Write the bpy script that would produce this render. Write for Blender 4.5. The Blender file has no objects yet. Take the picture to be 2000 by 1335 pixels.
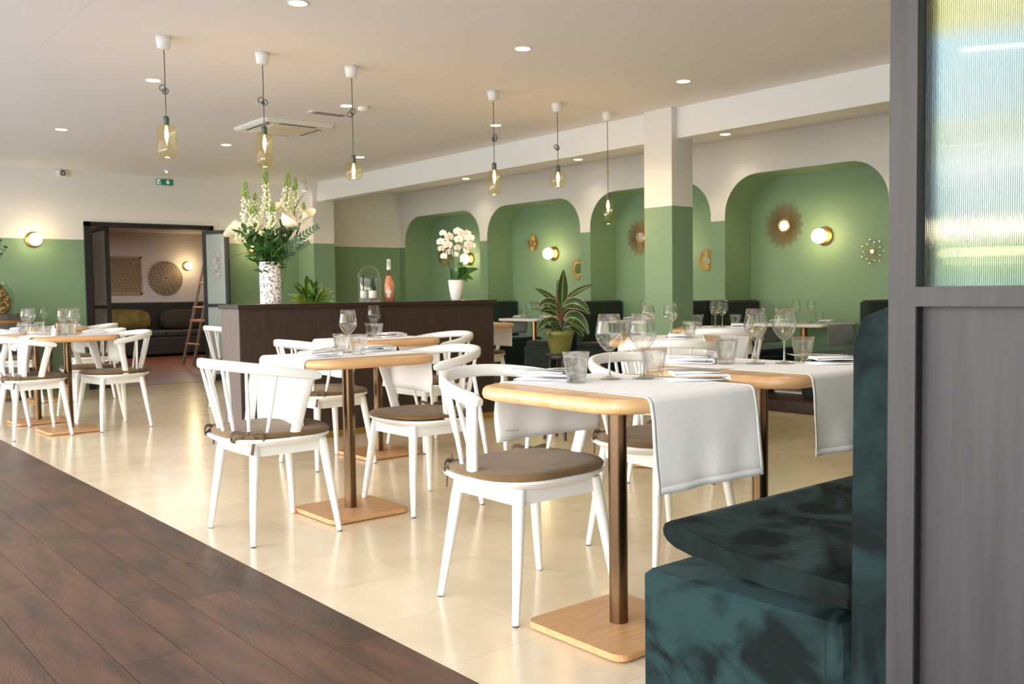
import bpy, bmesh, math, random
from mathutils import Vector, Matrix, noise
random.seed(7)
S = bpy.context.scene
COL = S.collection
pi = math.pi

def lin(c):
    return tuple(((v/255)/12.92 if v/255 <= .04045 else (((v/255)+.055)/1.055)**2.4) for v in c[:3]) + (1,)

# ------------------------------------------------------------------ camera
def cam_axes(yaw, pitch, roll):
    f = Vector((math.cos(yaw)*math.cos(pitch), math.sin(yaw)*math.cos(pitch), math.sin(pitch)))
    r = Vector((math.sin(yaw), -math.cos(yaw), 0)); u = r.cross(f)
    return r*math.cos(roll)+u*math.sin(roll), -r*math.sin(roll)+u*math.cos(roll), f
cr, cu, cf = cam_axes(math.radians(50.438), math.radians(-2.9836), math.radians(-.811))
cd = bpy.data.cameras.new('camera')
cam = bpy.data.objects.new('camera', cd); COL.objects.link(cam)
cam.matrix_world = Matrix(((cr.x, cu.x, -cf.x, 0), (cr.y, cu.y, -cf.y, 0), (cr.z, cu.z, -cf.z, 1.03), (0, 0, 0, 1)))
cd.sensor_fit = 'HORIZONTAL'; cd.sensor_width = 36; cd.lens = 1833.9/2000*36
cd.clip_start = .05; cd.clip_end = 200
cd.dof.use_dof = True; cd.dof.focus_distance = 2.7; cd.dof.aperture_fstop = 9.0
S.camera = cam
# ------------------------------------------------------------------ view, sampling helpers
S.view_settings.view_transform = 'Standard'; S.view_settings.look = 'None'
S.view_settings.gamma = 1; S.view_settings.use_curve_mapping = False
S.view_settings.exposure = 0.03
cy = S.cycles
cy.max_bounces = 10; cy.diffuse_bounces = 5; cy.glossy_bounces = 4; cy.transmission_bounces = 8; cy.transparent_max_bounces = 24
cy.sample_clamp_indirect = 6; cy.blur_glossy = .5; cy.caustics_reflective = False; cy.caustics_refractive = False
cy.use_denoising = True
# ------------------------------------------------------------------ world: evening sky over a pale horizon
W = bpy.data.worlds.new('sky'); S.world = W; W.use_nodes = True
wt = W.node_tree; wt.nodes.clear()
def N(t, typ, **kw):
    n = t.nodes.new(typ)
    for k, v in kw.items():
        if hasattr(n, k): setattr(n, k, v)
    return n
tc = N(wt, 'ShaderNodeTexCoord'); sx = N(wt, 'ShaderNodeSeparateXYZ'); wt.links.new(tc.outputs['Generated'], sx.inputs[0])
nz = N(wt, 'ShaderNodeTexNoise'); mp = N(wt, 'ShaderNodeMapping'); mp.inputs['Scale'].default_value = (1.6, 1.6, 9)
wt.links.new(tc.outputs['Generated'], mp.inputs[0]); wt.links.new(mp.outputs[0], nz.inputs['Vector']); nz.inputs['Scale'].default_value = 2.2; nz.inputs['Detail'].default_value = 4
ma = N(wt, 'ShaderNodeMath', operation='MULTIPLY_ADD'); wt.links.new(nz.outputs[0], ma.inputs[0]); ma.inputs[1].default_value = .05; wt.links.new(sx.outputs[2], ma.inputs[2])
mr = N(wt, 'ShaderNodeMapRange'); wt.links.new(ma.outputs[0], mr.inputs[0]); mr.inputs[1].default_value = -.5; mr.inputs[2].default_value = 1
rp = N(wt, 'ShaderNodeValToRGB'); wt.links.new(mr.outputs[0], rp.inputs[0])
def z2f(z): return (z+.025+.5)/1.5
stops = [(-.5, (.30, .33, .33)), (-.05, (.42, .47, .47)), (.0, (.5, .56, .55)), (.02, (.62, .62, .48)), (.046, (.7, .66, .45)), (.05, (9, 7.5, 5)), (.058, (9, 7.5, 5)), (.062, (.6, .72, .8)), (.11, (.95, 1, 1.08)), (.15, (1, .93, .8)), (.17, (.85, .98, 1.1)), (.225, (.75, .9, 1.1)), (.24, (1.0, .75, .3)), (.29, (.9, .68, .3)), (.31, (.6, .65, .65)), (.42, (.7, .8, .95)), (1, (.6, .72, 1.0))]
el = rp.color_ramp.elements
for i, (z, c) in enumerate(stops):
    e = el[i] if i < 2 else el.new(1)
    e.position = 0
for i, (z, c) in enumerate(stops):
    el[i].position = z2f(z)
for e, (z, c) in zip(sorted(el, key=lambda k: k.position), stops):
    e.color = c+(1,)
bg = N(wt, 'ShaderNodeBackground'); bg.inputs[1].default_value = 8.0
wt.links.new(rp.outputs[0], bg.inputs[0])
wo = N(wt, 'ShaderNodeOutputWorld'); wt.links.new(bg.outputs[0], wo.inputs[0])

ZC, YB, XA, XN, XW, YF = 2.469, 11.3, 7.42, 7.83, -1.0, -2.6     # ceiling, back wall, arcade wall, niche back, window wall, near wall
def light(name, typ, loc, energy, color, **kw):
    d = bpy.data.lights.new(name, typ); d.energy = energy; d.color = color
    for k, v in kw.items(): setattr(d, k, v)
    o = bpy.data.objects.new(name, d); o.location = loc; COL.objects.link(o); return o
# window openings of the glazed front let the sky in (portals only guide the sampling)
for k, (y0, y1) in enumerate(((YF, 2.0), (2.0, 6.6), (6.6, YB))):
    p = light('window_light', 'AREA', (XW-.02, (y0+y1)/2, 1.22), 1, (1, 1, 1), shape='RECTANGLE', size=y1-y0, size_y=2.4)
    p.rotation_euler = (pi/2, 0, pi/2); p.rotation_euler = Matrix(((0, 0, -1), (1, 0, 0), (0, 1, 0))).to_euler()
    p.rotation_euler = Vector((1, 0, 0)).to_track_quat('-Z', 'Z').to_euler()
    p.data.cycles.is_portal = True
WARM = (1, .84, .66)
DL = [(x, y) for x in (2.2, 3.65, 5.1) for y in (-.2, 2.1, 4.28, 6.35, 8.62)] + [(.3, y) for y in (1.2, 4.28, 7.4)]
BAY = [(7.13, y) for y in (1.6, 3.5, 5.49, 7.46, 9.49)]
for x, y in DL:
    light('downlight_beam', 'SPOT', (x, y, ZC-.03), 16, WARM, spot_size=2.3, spot_blend=.9, shadow_soft_size=.05)
for x, y in BAY:
    light('downlight_beam', 'SPOT', (x, y, ZC-.03), 9, WARM, spot_size=2.0, spot_blend=.9, shadow_soft_size=.05)
light('lounge_fill', 'AREA', (5.0, 14.5, 2.15), 85, (1, .93, .88), shape='RECTANGLE', size=3.5, size_y=3)  # added fill without any fitting, brightens the lounge

# ------------------------------------------------------------------ materials
MATS = {}
def mat(name, col, rough=.5, metal=0, noise_=0, nscale=8, stretch=(1, 1, 1), bump=0, bscale=60, emit=0, sheen=0, coat=0, trans=0, spec=.5, col2=None, nrand=0, grad=None, emcol=None, detail=4, contrast=(.3, .7)):
    if name in MATS: return MATS[name]
    m = bpy.data.materials.new(name); m.use_nodes = True; t = m.node_tree
    b = t.nodes['Principled BSDF']
    b.inputs['Base Color'].default_value = lin(col); b.inputs['Roughness'].default_value = rough; b.inputs['Metallic'].default_value = metal
    b.inputs['Specular IOR Level'].default_value = spec
    if sheen: b.inputs['Sheen Weight'].default_value = sheen; b.inputs['Sheen Roughness'].default_value = .4
    if coat: b.inputs['Coat Weight'].default_value = coat; b.inputs['Coat Roughness'].default_value = .15
    if trans: b.inputs['Transmission Weight'].default_value = trans
    if emit: b.inputs['Emission Color'].default_value = lin(emcol or col); b.inputs['Emission Strength'].default_value = emit
    tcn = N(t, 'ShaderNodeTexCoord'); mpn = N(t, 'ShaderNodeMapping'); mpn.inputs['Scale'].default_value = stretch
    t.links.new(tcn.outputs['Object'], mpn.inputs[0])
    if nrand:
        oi = N(t, 'ShaderNodeObjectInfo'); vm = N(t, 'ShaderNodeVectorMath', operation='SCALE'); vm.inputs[3].default_value = 37.
        cx = N(t, 'ShaderNodeCombineXYZ')
        for k in range(3): t.links.new(oi.outputs['Random'], cx.inputs[k])
        t.links.new(cx.outputs[0], vm.inputs[0]); t.links.new(vm.outputs[0], mpn.inputs['Location'])
    last = None
    if noise_ or col2:
        n = N(t, 'ShaderNodeTexNoise'); n.inputs['Scale'].default_value = nscale; n.inputs['Detail'].default_value = detail; t.links.new(mpn.outputs[0], n.inputs['Vector'])
        r = N(t, 'ShaderNodeMapRange'); r.inputs[1].default_value = contrast[0]; r.inputs[2].default_value = contrast[1]; t.links.new(n.outputs[0], r.inputs[0])
        mx = N(t, 'ShaderNodeMix', data_type='RGBA'); t.links.new(r.outputs[0], mx.inputs[0])
        c2 = col2 or tuple(v*(1-noise_) for v in col)
        mx.inputs[6].default_value = lin(col); mx.inputs[7].default_value = lin(c2)
        last = mx.outputs[2]
    if nrand:
        hs = N(t, 'ShaderNodeHueSaturation'); mrr = N(t, 'ShaderNodeMapRange'); mrr.inputs[3].default_value = 1-nrand; mrr.inputs[4].default_value = 1+nrand
        t.links.new(oi.outputs['Random'], mrr.inputs[0]); t.links.new(mrr.outputs[0], hs.inputs['Value'])
        if last: t.links.new(last, hs.inputs['Color'])
        else: hs.inputs['Color'].default_value = lin(col)
        last = hs.outputs[0]
    if last: t.links.new(last, b.inputs['Base Color'])
    if bump:
        n2 = N(t, 'ShaderNodeTexNoise'); n2.inputs['Scale'].default_value = bscale; n2.inputs['Detail'].default_value = 3; t.links.new(mpn.outputs[0], n2.inputs['Vector'])
        bp = N(t, 'ShaderNodeBump'); bp.inputs['Strength'].default_value = bump; bp.inputs['Distance'].default_value = .01; t.links.new(n2.outputs[0], bp.inputs['Height']); t.links.new(bp.outputs[0], b.inputs['Normal'])
    MATS[name] = m; return m
def two_tone(name, top, low, z):
    m = mat(name, top, .6, bump=.03, bscale=120); t = m.node_tree; b = t.nodes['Principled BSDF']
    g = N(t, 'ShaderNodeNewGeometry'); s = N(t, 'ShaderNodeSeparateXYZ'); t.links.new(g.outputs['Position'], s.inputs[0])
    c = N(t, 'ShaderNodeMath', operation='GREATER_THAN'); c.inputs[1].default_value = z; t.links.new(s.outputs[2], c.inputs[0])
    mx = N(t, 'ShaderNodeMix', data_type='RGBA'); t.links.new(c.outputs[0], mx.inputs[0]); mx.inputs[6].default_value = lin(low); mx.inputs[7].default_value = lin(top)
    t.links.new(mx.outputs[2], b.inputs['Base Color']); return m
GREEN = (122, 150, 119)
M_wall = two_tone('wall_paint', (226, 223, 218), GREEN, 1.70)
M_green = mat('green_paint', GREEN, .6, bump=.03, bscale=120)
M_white = mat('white_wall_paint', (232, 230, 226), .6)
M_ceil = mat('ceiling_paint', (232, 230, 230), .75, bump=.05, bscale=180)
M_chair = mat('white_lacquer', (234, 235, 236), .28, coat=.2)
M_maple = mat('maple_wood', (222, 182, 136), .32, col2=(206, 158, 110), nscale=3, stretch=(1.2, 9, 9), coat=.15, detail=6)
M_oak = mat('oak_veneer', (204, 158, 112), .4, col2=(186, 138, 94), nscale=6, stretch=(1, 14, 14), detail=6)
M_pole = mat('brushed_bronze', (128, 102, 78), .24, 1, noise_=.15, nscale=30, stretch=(1, 1, .05))
M_cush = mat('brown_fabric', (126, 98, 62), .9, noise_=.2, nscale=9, bump=.35, bscale=420, sheen=.2)
M_tie = mat('brown_ribbon', (96, 80, 64), .85, bump=.3, bscale=300)
M_linen = mat('white_linen', (240, 241, 244), .8, bump=.25, bscale=14, detail=6, sheen=.1)
M_linen2 = mat('folded_linen', (238, 240, 246), .8, bump=.15, bscale=400)
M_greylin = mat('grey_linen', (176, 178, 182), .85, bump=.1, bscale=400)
M_counter = mat('dark_stained_oak', (64, 49, 43), .45, col2=(46, 34, 30), nscale=7, stretch=(9, 9, .8), bump=.08, bscale=60, detail=6)
M_countertop = mat('dark_oak_top', (58, 42, 37), .3, col2=(44, 31, 28), nscale=6, stretch=(1, 8, 8))
M_gold = mat('brass', (196, 160, 92), .35, 1)
M_plank = mat('dark_oak_plank', (98, 65, 49), .38, col2=(54, 37, 31), nscale=3.2, stretch=(5, 1, 5), nrand=.16, bump=.25, bscale=26, detail=9, contrast=(.34, .68))
M_tile = mat('cream_vinyl_tile', (227, 209, 179), .18, col2=(213, 193, 160), nscale=5, nrand=.035, bump=.03, bscale=20, detail=8, contrast=(.45, .85))
M_sub = mat('joint_and_glint_tone', (132, 106, 82), .8)  # joint tone; paler than the planks, painting bevel highlights into their gaps
M_lfloor = mat('lounge_floor', (120, 66, 44), .35, col2=(92, 48, 32), nscale=4, stretch=(5, 1, 1))
M_gwood = mat('grey_stained_ash', (48, 44, 48), .5, col2=(32, 29, 33), nscale=4, stretch=(14, 14, .7), bump=.12, bscale=50, detail=7)
M_black = mat('black_metal', (24, 25, 30), .4)
M_blackw = mat('rebate_black', (12, 10, 10), .7)
M_socket = mat('green_grey_socket', (70, 84, 80), .5)
M_cord = mat('grey_green_cord', (66, 78, 74), .7)
M_plastic = mat('white_plastic', (232, 230, 224), .4)
M_emit = mat('lamp_disc', (255, 240, 214), .4, emit=14, emcol=(255, 236, 205))
M_fil = mat('glowing_filament', (255, 190, 110), .4, emit=90, emcol=(255, 196, 120))
M_globe = mat('opal_globe', (255, 236, 200), .3, emit=9, emcol=(255, 226, 170))
M_sofa = mat('lounge_sofa', (34, 30, 22), .7, sheen=.3)
M_mustard = mat('mustard_cushion', (124, 104, 36), .8, noise_=.4, nscale=6, bump=.4, bscale=14)
M_carve = mat('carved_wood', (186, 160, 124), .75, col2=(150, 126, 96), nscale=20)
M_carve2 = mat('pale_carved_wood', (206, 188, 162), .75, col2=(176, 156, 130), nscale=20)
M_ladder = mat('grey_wood', (126, 106, 90), .6)
M_steel = mat('stainless_steel', (190, 188, 186), .22, 1)
M_pot = mat('olive_plastic', (104, 104, 50), .35)
M_soil = mat('soil', (50, 38, 30), .9)
M_wpot = mat('white_ceramic', (238, 238, 240), .2)
M_stem = mat('green_stem', (74, 112, 48), .5)
M_dstem = mat('dark_stem', (48, 60, 36), .5)
M_petal = mat('orchid_petal', (250, 244, 232), .5)
M_floret = mat('cream_floret', (248, 246, 232), .55, col2=(226, 228, 170), nscale=9)
M_bud = mat('green_bud', (150, 176, 74), .5, col2=(96, 136, 50), nscale=20)
M_calla = mat('calla_petal', (250, 246, 232), .4, col2=(246, 240, 206), nscale=6)
M_yellow = mat('yellow_spadix', (220, 196, 70), .6)
M_fleaf = mat('florist_leaf', (56, 96, 36), .42, col2=(34, 66, 26), nscale=6)
M_burg = mat('burgundy_leaf', (92, 52, 52), .4)
M_gleaf = mat('glossy_leaf', (66, 104, 36), .28, col2=(42, 74, 28), nscale=7)
M_yleaf = mat('variegated_leaf', (150, 168, 70), .35, col2=(70, 104, 36), nscale=16)
M_barrel = mat('weathered_barrel', (96, 92, 88), .7, col2=(74, 70, 66), nscale=8, stretch=(1, 1, .2))
M_hoop = mat('copper_hoop', (176, 128, 80), .45, .8)
M_cork = mat('cork', (206, 162, 106), .8, col2=(150, 100, 60), nscale=30)
M_dgrey = mat('dark_grey_rubber', (70, 70, 74), .6)
M_exit = mat('exit_green', (20, 110, 76), .5, emit=.25)
M_silver = mat('silver_foil', (216, 216, 222), .3, .8)
M_label = mat('paper_label', (236, 234, 230), .6)
M_mirror = mat('mirror', (226, 228, 228), .04, 1)
M_sunray = mat('gilded_ray', (150, 122, 84), .5, .4)
M_sungold = mat('gold_petal', (196, 164, 96), .4, .7)
M_marble = mat('white_laminate', (232, 230, 224), .3)
M_copper = mat('copper_pole', (166, 112, 80), .3, 1)
M_dark = mat('dark_slot', (30, 26, 22), .6)
M_acbeige = mat('warm_white_plastic', (226, 214, 192), .5)
M_pepper = mat('pepper_wood', (196, 152, 112), .5)
M_print = mat('grey_print', (120, 118, 118), .6, col2=(190, 190, 190), nscale=30)

# velvet with brushed nap patches
def velvet(name, ca, cb, r0, r1):
    m = mat(name, (14, 46, 46), .75, sheen=1.0); t = m.node_tree; b = t.nodes['Principled BSDF']
    b.inputs['Specular IOR Level'].default_value = .15
    tcn = N(t, 'ShaderNodeTexCoord'); w = N(t, 'ShaderNodeTexNoise'); w.inputs['Scale'].default_value = 5.5; w.inputs['Detail'].default_value = 5; w.inputs['Distortion'].default_value = 1.6
    t.links.new(tcn.outputs['Object'], w.inputs['Vector'])
    w2 = N(t, 'ShaderNodeTexNoise'); w2.inputs['Scale'].default_value = 60; t.links.new(tcn.outputs['Object'], w2.inputs['Vector'])
    r = N(t, 'ShaderNodeMapRange'); r.inputs[1].default_value = r0; r.inputs[2].default_value = r1; t.links.new(w.outputs[0], r.inputs[0])
    mx = N(t, 'ShaderNodeMix', data_type='RGBA'); t.links.new(r.outputs[0], mx.inputs[0]); mx.inputs[6].default_value = lin(ca); mx.inputs[7].default_value = lin(cb)
    t.links.new(mx.outputs[2], b.inputs['Base Color'])
    mr_ = N(t, 'ShaderNodeMapRange'); mr_.inputs[3].default_value = .02; mr_.inputs[4].default_value = .18; t.links.new(r.outputs[0], mr_.inputs[0]); t.links.new(mr_.outputs[0], b.inputs['Sheen Weight'])
    b.inputs['Sheen Tint'].default_value = lin((140, 175, 178))
    bp = N(t, 'ShaderNodeBump'); bp.inputs['Strength'].default_value = .15; bp.inputs['Distance'].default_value = .01; t.links.new(w2.outputs[0], bp.inputs['Height']); t.links.new(bp.outputs[0], b.inputs['Normal'])
    return m
M_velvet = velvet('green_velvet', (8, 19, 19), (32, 53, 55), .38, .56)
M_velvet3 = velvet('back_velvet', (7, 16, 16), (24, 43, 44), .38, .6)
M_velvet2 = velvet('shaded_cushion_velvet', (5, 12, 12), (17, 31, 30), .42, .64)  # same velvet as the base, with the cushion's shade put into its colour
M_dvelvet = mat('dark_green_velvet', (14, 28, 24), .8, sheen=.15, col2=(22, 40, 34), nscale=4)

def thin_glass(name, tint=(1, 1, 1), ior=1.5, mixglass=0, glow=0, c0=.02):
    m = bpy.data.materials.new(name); m.use_nodes = True; t = m.node_tree; t.nodes.clear()
    o = N(t, 'ShaderNodeOutputMaterial'); tr = N(t, 'ShaderNodeBsdfTransparent'); gl = N(t, 'ShaderNodeBsdfGlossy'); gl.inputs['Roughness'].default_value = .03
    tr.inputs[0].default_value = tuple(tint)+(1,); fr0 = N(t, 'ShaderNodeLayerWeight'); fr = N(t, 'ShaderNodeMath', operation='POWER'); fr.inputs[1].default_value = 5.0; t.links.new(fr0.outputs['Facing'], fr.inputs[0])
    mx = N(t, 'ShaderNodeMixShader'); ad = N(t, 'ShaderNodeMath', operation='MULTIPLY_ADD'); ad.inputs[1].default_value = .8; ad.inputs[2].default_value = c0; fr0.inputs[0].default_value = .5; ad.use_clamp = True
    t.links.new(fr.outputs[0], ad.inputs[0]); t.links.new(ad.outputs[0], mx.inputs[0]); t.links.new(tr.outputs[0], mx.inputs[1]); t.links.new(gl.outputs[0], mx.inputs[2])
    out = mx.outputs[0]
    if mixglass:
        g = N(t, 'ShaderNodeBsdfGlass'); g.inputs['IOR'].default_value = 1.45; g.inputs['Roughness'].default_value = .01; g.inputs[0].default_value = tuple(tint)+(1,)
        m2 = N(t, 'ShaderNodeMixShader'); m2.inputs[0].default_value = mixglass; t.links.new(out, m2.inputs[1]); t.links.new(g.outputs[0], m2.inputs[2]); out = m2.outputs[0]
    if name == 'reeded_glass':
        m2 = N(t, 'ShaderNodeMixShader')
    t.links.new(out, o.inputs[0]); MATS[name] = m; return m
M_glass = thin_glass('clear_glass', (.995, 1, .995), 1.5)
M_crystal = thin_glass('crystal_glass', (1, 1, 1), 1.5, .16, c0=.016)
M_stemglass = thin_glass('stem_glass', (.97, .98, .98), 1.5, .7, c0=.05)
M_tumbler = thin_glass('pressed_glass', (1, 1, 1), 1.5, .3, c0=.008)
M_amber = thin_glass('amber_glass', (1.0, .95, .76), 1.45)
M_rose = thin_glass('rose_wine_glass', (1, .88, .82), 1.5)
M_teal = thin_glass('teal_glass', (.80, .92, .88), 1.5)
M_darkgl = mat('dark_bottle_glass', (26, 28, 22), .12, coat=.5)
def reeded():
    m = bpy.data.materials.new('reeded_glass'); m.use_nodes = True; t = m.node_tree; t.nodes.clear()
    o = N(t, 'ShaderNodeOutputMaterial'); g = N(t, 'ShaderNodeBsdfGlass'); g.inputs['IOR'].default_value = 1.32; g.inputs['Roughness'].default_value = .03; g.inputs[0].default_value = (.86, .95, .93, 1)
    tr = N(t, 'ShaderNodeBsdfTransparent'); mx = N(t, 'ShaderNodeMixShader'); mx.inputs[0].default_value = .0
    gl = N(t, 'ShaderNodeBsdfGlossy'); gl.inputs['Roughness'].default_value = .06
    m3 = N(t, 'ShaderNodeMixShader'); m3.inputs[0].default_value = .0
    t.links.new(g.outputs[0], mx.inputs[1]); t.links.new(tr.outputs[0], mx.inputs[2]); t.links.new(mx.outputs[0], m3.inputs[1]); t.links.new(gl.outputs[0], m3.inputs[2])
    t.links.new(m3.outputs[0], o.inputs[0]); return m
M_reed = reeded()
# leaf with pale midrib and cream edge, read from the leaf's own UV
def leafmat():
    m = mat('striped_leaf', (58, 86, 34), .3); t = m.node_tree; b = t.nodes['Principled BSDF']
    uv = N(t, 'ShaderNodeUVMap'); s = N(t, 'ShaderNodeSeparateXYZ'); t.links.new(uv.outputs[0], s.inputs[0])
    a = N(t, 'ShaderNodeMath', operation='SUBTRACT'); a.inputs[1].default_value = .5; t.links.new(s.outputs[1], a.inputs[0])
    ab = N(t, 'ShaderNodeMath', operation='ABSOLUTE'); t.links.new(a.outputs[0], ab.inputs[0])
    r = N(t, 'ShaderNodeValToRGB'); t.links.new(ab.outputs[0], r.inputs[0]); e = r.color_ramp.elements
    e[0].position = 0; e[0].color = lin((158, 158, 96)); e[1].position = .05; e[1].color = lin((40, 72, 26))
    k = e.new(.36); k.color = lin((30, 50, 24)); k = e.new(.46); k.color = lin((70, 76, 40)); k = e.new(.5); k.color = lin((214, 196, 150))
    t.links.new(r.outputs[0], b.inputs['Base Color']); return m
M_leaf = leafmat()
def vasemat():
    m = mat('patterned_vase', (240, 238, 236), .25); t = m.node_tree; b = t.nodes['Principled BSDF']
    tcn = N(t, 'ShaderNodeTexCoord'); v = N(t, 'ShaderNodeTexVoronoi'); v.inputs['Scale'].default_value = 80; nn = N(t, 'ShaderNodeTexNoise'); nn.inputs['Scale'].default_value = 66
    t.links.new(tcn.outputs['Object'], v.inputs['Vector']); t.links.new(tcn.outputs['Object'], nn.inputs['Vector'])
    r = N(t, 'ShaderNodeValToRGB'); t.links.new(nn.outputs[0], r.inputs[0]); e = r.color_ramp.elements; e[0].position = .42; e[0].color = (0, 0, 0, 1); e[1].position = .48; e[1].color = (1, 1, 1, 1)
    hs = N(t, 'ShaderNodeHueSaturation'); hs.inputs['Saturation'].default_value = .45; hs.inputs['Value'].default_value = .35; t.links.new(v.outputs['Color'], hs.inputs['Color'])
    mx = N(t, 'ShaderNodeMix', data_type='RGBA'); t.links.new(r.outputs[0], mx.inputs[0]); t.links.new(hs.outputs[0], mx.inputs[6]); mx.inputs[7].default_value = lin((240, 238, 236))
    t.links.new(mx.outputs[2], b.inputs['Base Color']); return m
M_vase = vasemat()

# ------------------------------------------------------------------ mesh helpers
class MB:
    def __init__(s): s.v = []; s.f = []; s.sm = []; s.uv = {}; s.mi = []; s.cm = 0
    def add(s, vs, fs, smooth=False):
        o = len(s.v); s.v += [tuple(p) for p in vs]
        for f in fs: s.f.append(tuple(i+o for i in f)); s.sm.append(smooth); s.mi.append(s.cm)
        return s
    def box(s, x0, x1, y0, y1, z0, z1, c=0):
        if c <= 0:
            return s.add([(x, y, z) for z in (z0, z1) for y in (y0, y1) for x in (x0, x1)], [(0, 2, 3, 1), (4, 5, 7, 6), (0, 1, 5, 4), (2, 6, 7, 3), (0, 4, 6, 2), (1, 3, 7, 5)])
        out = [(x0+c, y0), (x1-c, y0), (x1, y0+c), (x1, y1-c), (x1-c, y1), (x0+c, y1), (x0, y1-c), (x0, y0+c)]
        cx, cy_ = (x0+x1)/2, (y0+y1)/2
        def ins(p): return (p[0]+(c if p[0] < cx else -c), p[1]+(c if p[1] < cy_ else -c))
        return s.rings([[ins(p)+(z0,) for p in out], [p+(z0+c,) for p in out], [p+(z1-c,) for p in out], [ins(p)+(z1,) for p in out]], False)
    def obox(s, p0, p1, w, h, up=(0, 0, 1)):       # board from p0 to p1, w across, h along up
        a = Vector(p0); b = Vector(p1); d = (b-a).normalized(); u = Vector(up); x = d.cross(u).normalized(); u = x.cross(d)
        vs = [q+x*(w/2*i)+u*(h/2*j) for q in (a, b) for i, j in ((-1, -1), (1, -1), (1, 1), (-1, 1))]
        return s.add(vs, [(0, 1, 2, 3), (7, 6, 5, 4), (0, 4, 5, 1), (1, 5, 6, 2), (2, 6, 7, 3), (3, 7, 4, 0)])
    def rings(s, R, smooth=True, cap=True, close=True):
        n = len(R[0]); vs = [p for r in R for p in r]; fs = []
        for k in range(len(R)-1):
            for i in range(n if close else n-1):
                j = (i+1) % n; fs.append((k*n+i, k*n+j, (k+1)*n+j, (k+1)*n+i))
        s.add(vs, fs, smooth)
        if cap:
            s.add(R[0], [tuple(range(n))[::-1]]); s.add(R[-1], [tuple(range(n))])
        return s
    def tube(s, P, r, n=8, smooth=True, cap=True, sq=None):
        P = [Vector(p) for p in P]; R = []; rr = r if isinstance(r, (list, tuple)) else [r]*len(P)
        t0 = (P[1]-P[0]).normalized(); x = t0.orthogonal().normalized() if sq is None else t0.cross(Vector(sq)).normalized()
        for i, p in enumerate(P):
            t = (P[min(i+1, len(P)-1)]-P[max(i-1, 0)]).normalized()
            if sq is None: x = (x-t*x.dot(t)).normalized(); y = t.cross(x); ax, ay = rr[i], rr[i]
            else: x = t.cross(Vector(sq)).normalized(); y = x.cross(t); ax, ay = rr[i]
            ring = []
            for k in range(n):
                a = 2*pi*(k+.5)/n; c_, s_ = math.cos(a), math.sin(a)
                if sq is not None: c_ = math.copysign(abs(c_)**.6, c_); s_ = math.copysign(abs(s_)**.6, s_)
                ring.append(p+x*(ax*c_)+y*(ay*s_))
            R.append(ring)
        return s.rings(R, smooth, cap)
    def lathe(s, prof, n=24, c=(0, 0, 0), smooth=True, mod=None):
        R = []
        for k, (r, z) in enumerate(prof):
            R.append([(c[0]+r*(mod(i, k) if mod else 1)*math.cos(2*pi*i/n), c[1]+r*(mod(i, k) if mod else 1)*math.sin(2*pi*i/n), c[2]+z) for i in range(n)])
        return s.rings(R, smooth, cap=False)
    def ball(s, c, r, n=8, m=5, sc=(1, 1, 1)):
        R = [[(c[0]+r*sc[0]*math.sin(pi*(k+.02)/(m+.04))*math.cos(2*pi*i/n), c[1]+r*sc[1]*math.sin(pi*(k+.02)/(m+.04))*math.sin(2*pi*i/n), c[2]-r*sc[2]*math.cos(pi*(k+.02)/(m+.04))) for i in range(n)] for k in range(m+1)]
        return s.rings(R, True)
    def prism(s, poly, axis, a0, a1, smooth=False):  # poly of 2D points; axis 'x','y','z'
        def P(p, a): return {'x': (a, p[0], p[1]), 'y': (p[0], a, p[1]), 'z': (p[0], p[1], a)}[axis]
        return s.rings([[P(p, a0) for p in poly], [P(p, a1) for p in poly]], smooth)
    def build(s, name, m, parent=None, loc=None):
        me = bpy.data.meshes.new(name); me.from_pydata(s.v, [], s.f)
        ms = m if isinstance(m, (list, tuple)) else [m]
        for q in ms: me.materials.append(q)
        me.polygons.foreach_set('use_smooth', s.sm)
        if len(ms) > 1: me.polygons.foreach_set('material_index', s.mi)
        if s.uv:
            u = me.uv_layers.new(name='UVMap')
            for l in me.loops: u.data[l.index].uv = s.uv.get(l.vertex_index, (0, .5))
        bm = bmesh.new(); bm.from_mesh(me); bmesh.ops.recalc_face_normals(bm, faces=bm.faces); bm.to_mesh(me); bm.free()
        o = bpy.data.objects.new(name, me); COL.objects.link(o)
        if parent: o.parent = parent
        if loc: o.location = loc
        return o
def rrect(hx, hy, r, n=6, cx=0, cy_=0):
    out = []
    for q, (sx_, sy_) in enumerate(((1, 1), (-1, 1), (-1, -1), (1, -1))):
        for k in range(n+1):
            a = q*pi/2+k*pi/2/n; out.append((cx+sx_*(hx-r)+r*math.cos(a), cy_+sy_*(hy-r)+r*math.sin(a)))
    return out
def offs(poly, d):
    n = len(poly); out = []
    for i in range(n):
        a = Vector(poly[i-1]); b = Vector(poly[(i+1) % n]); t = (b-a).normalized(); out.append((poly[i][0]-t.y*-d*-1, poly[i][1]+t.x*-d*-1))
    return out
def empty(name, loc=(0, 0, 0), rz=0):
    o = bpy.data.objects.new(name, None); COL.objects.link(o); o.location = loc; o.rotation_euler = (0, 0, rz); o.empty_display_size = .1; return o
LABELS = set()
def tag(o, label, cat, group=None, kind=None):
    o['label'] = label; o['category'] = cat
    if group: o['group'] = group
    if kind: o['kind'] = kind
    return o
def struct(o): o['kind'] = 'structure'; return o
KIDS = {}
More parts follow.
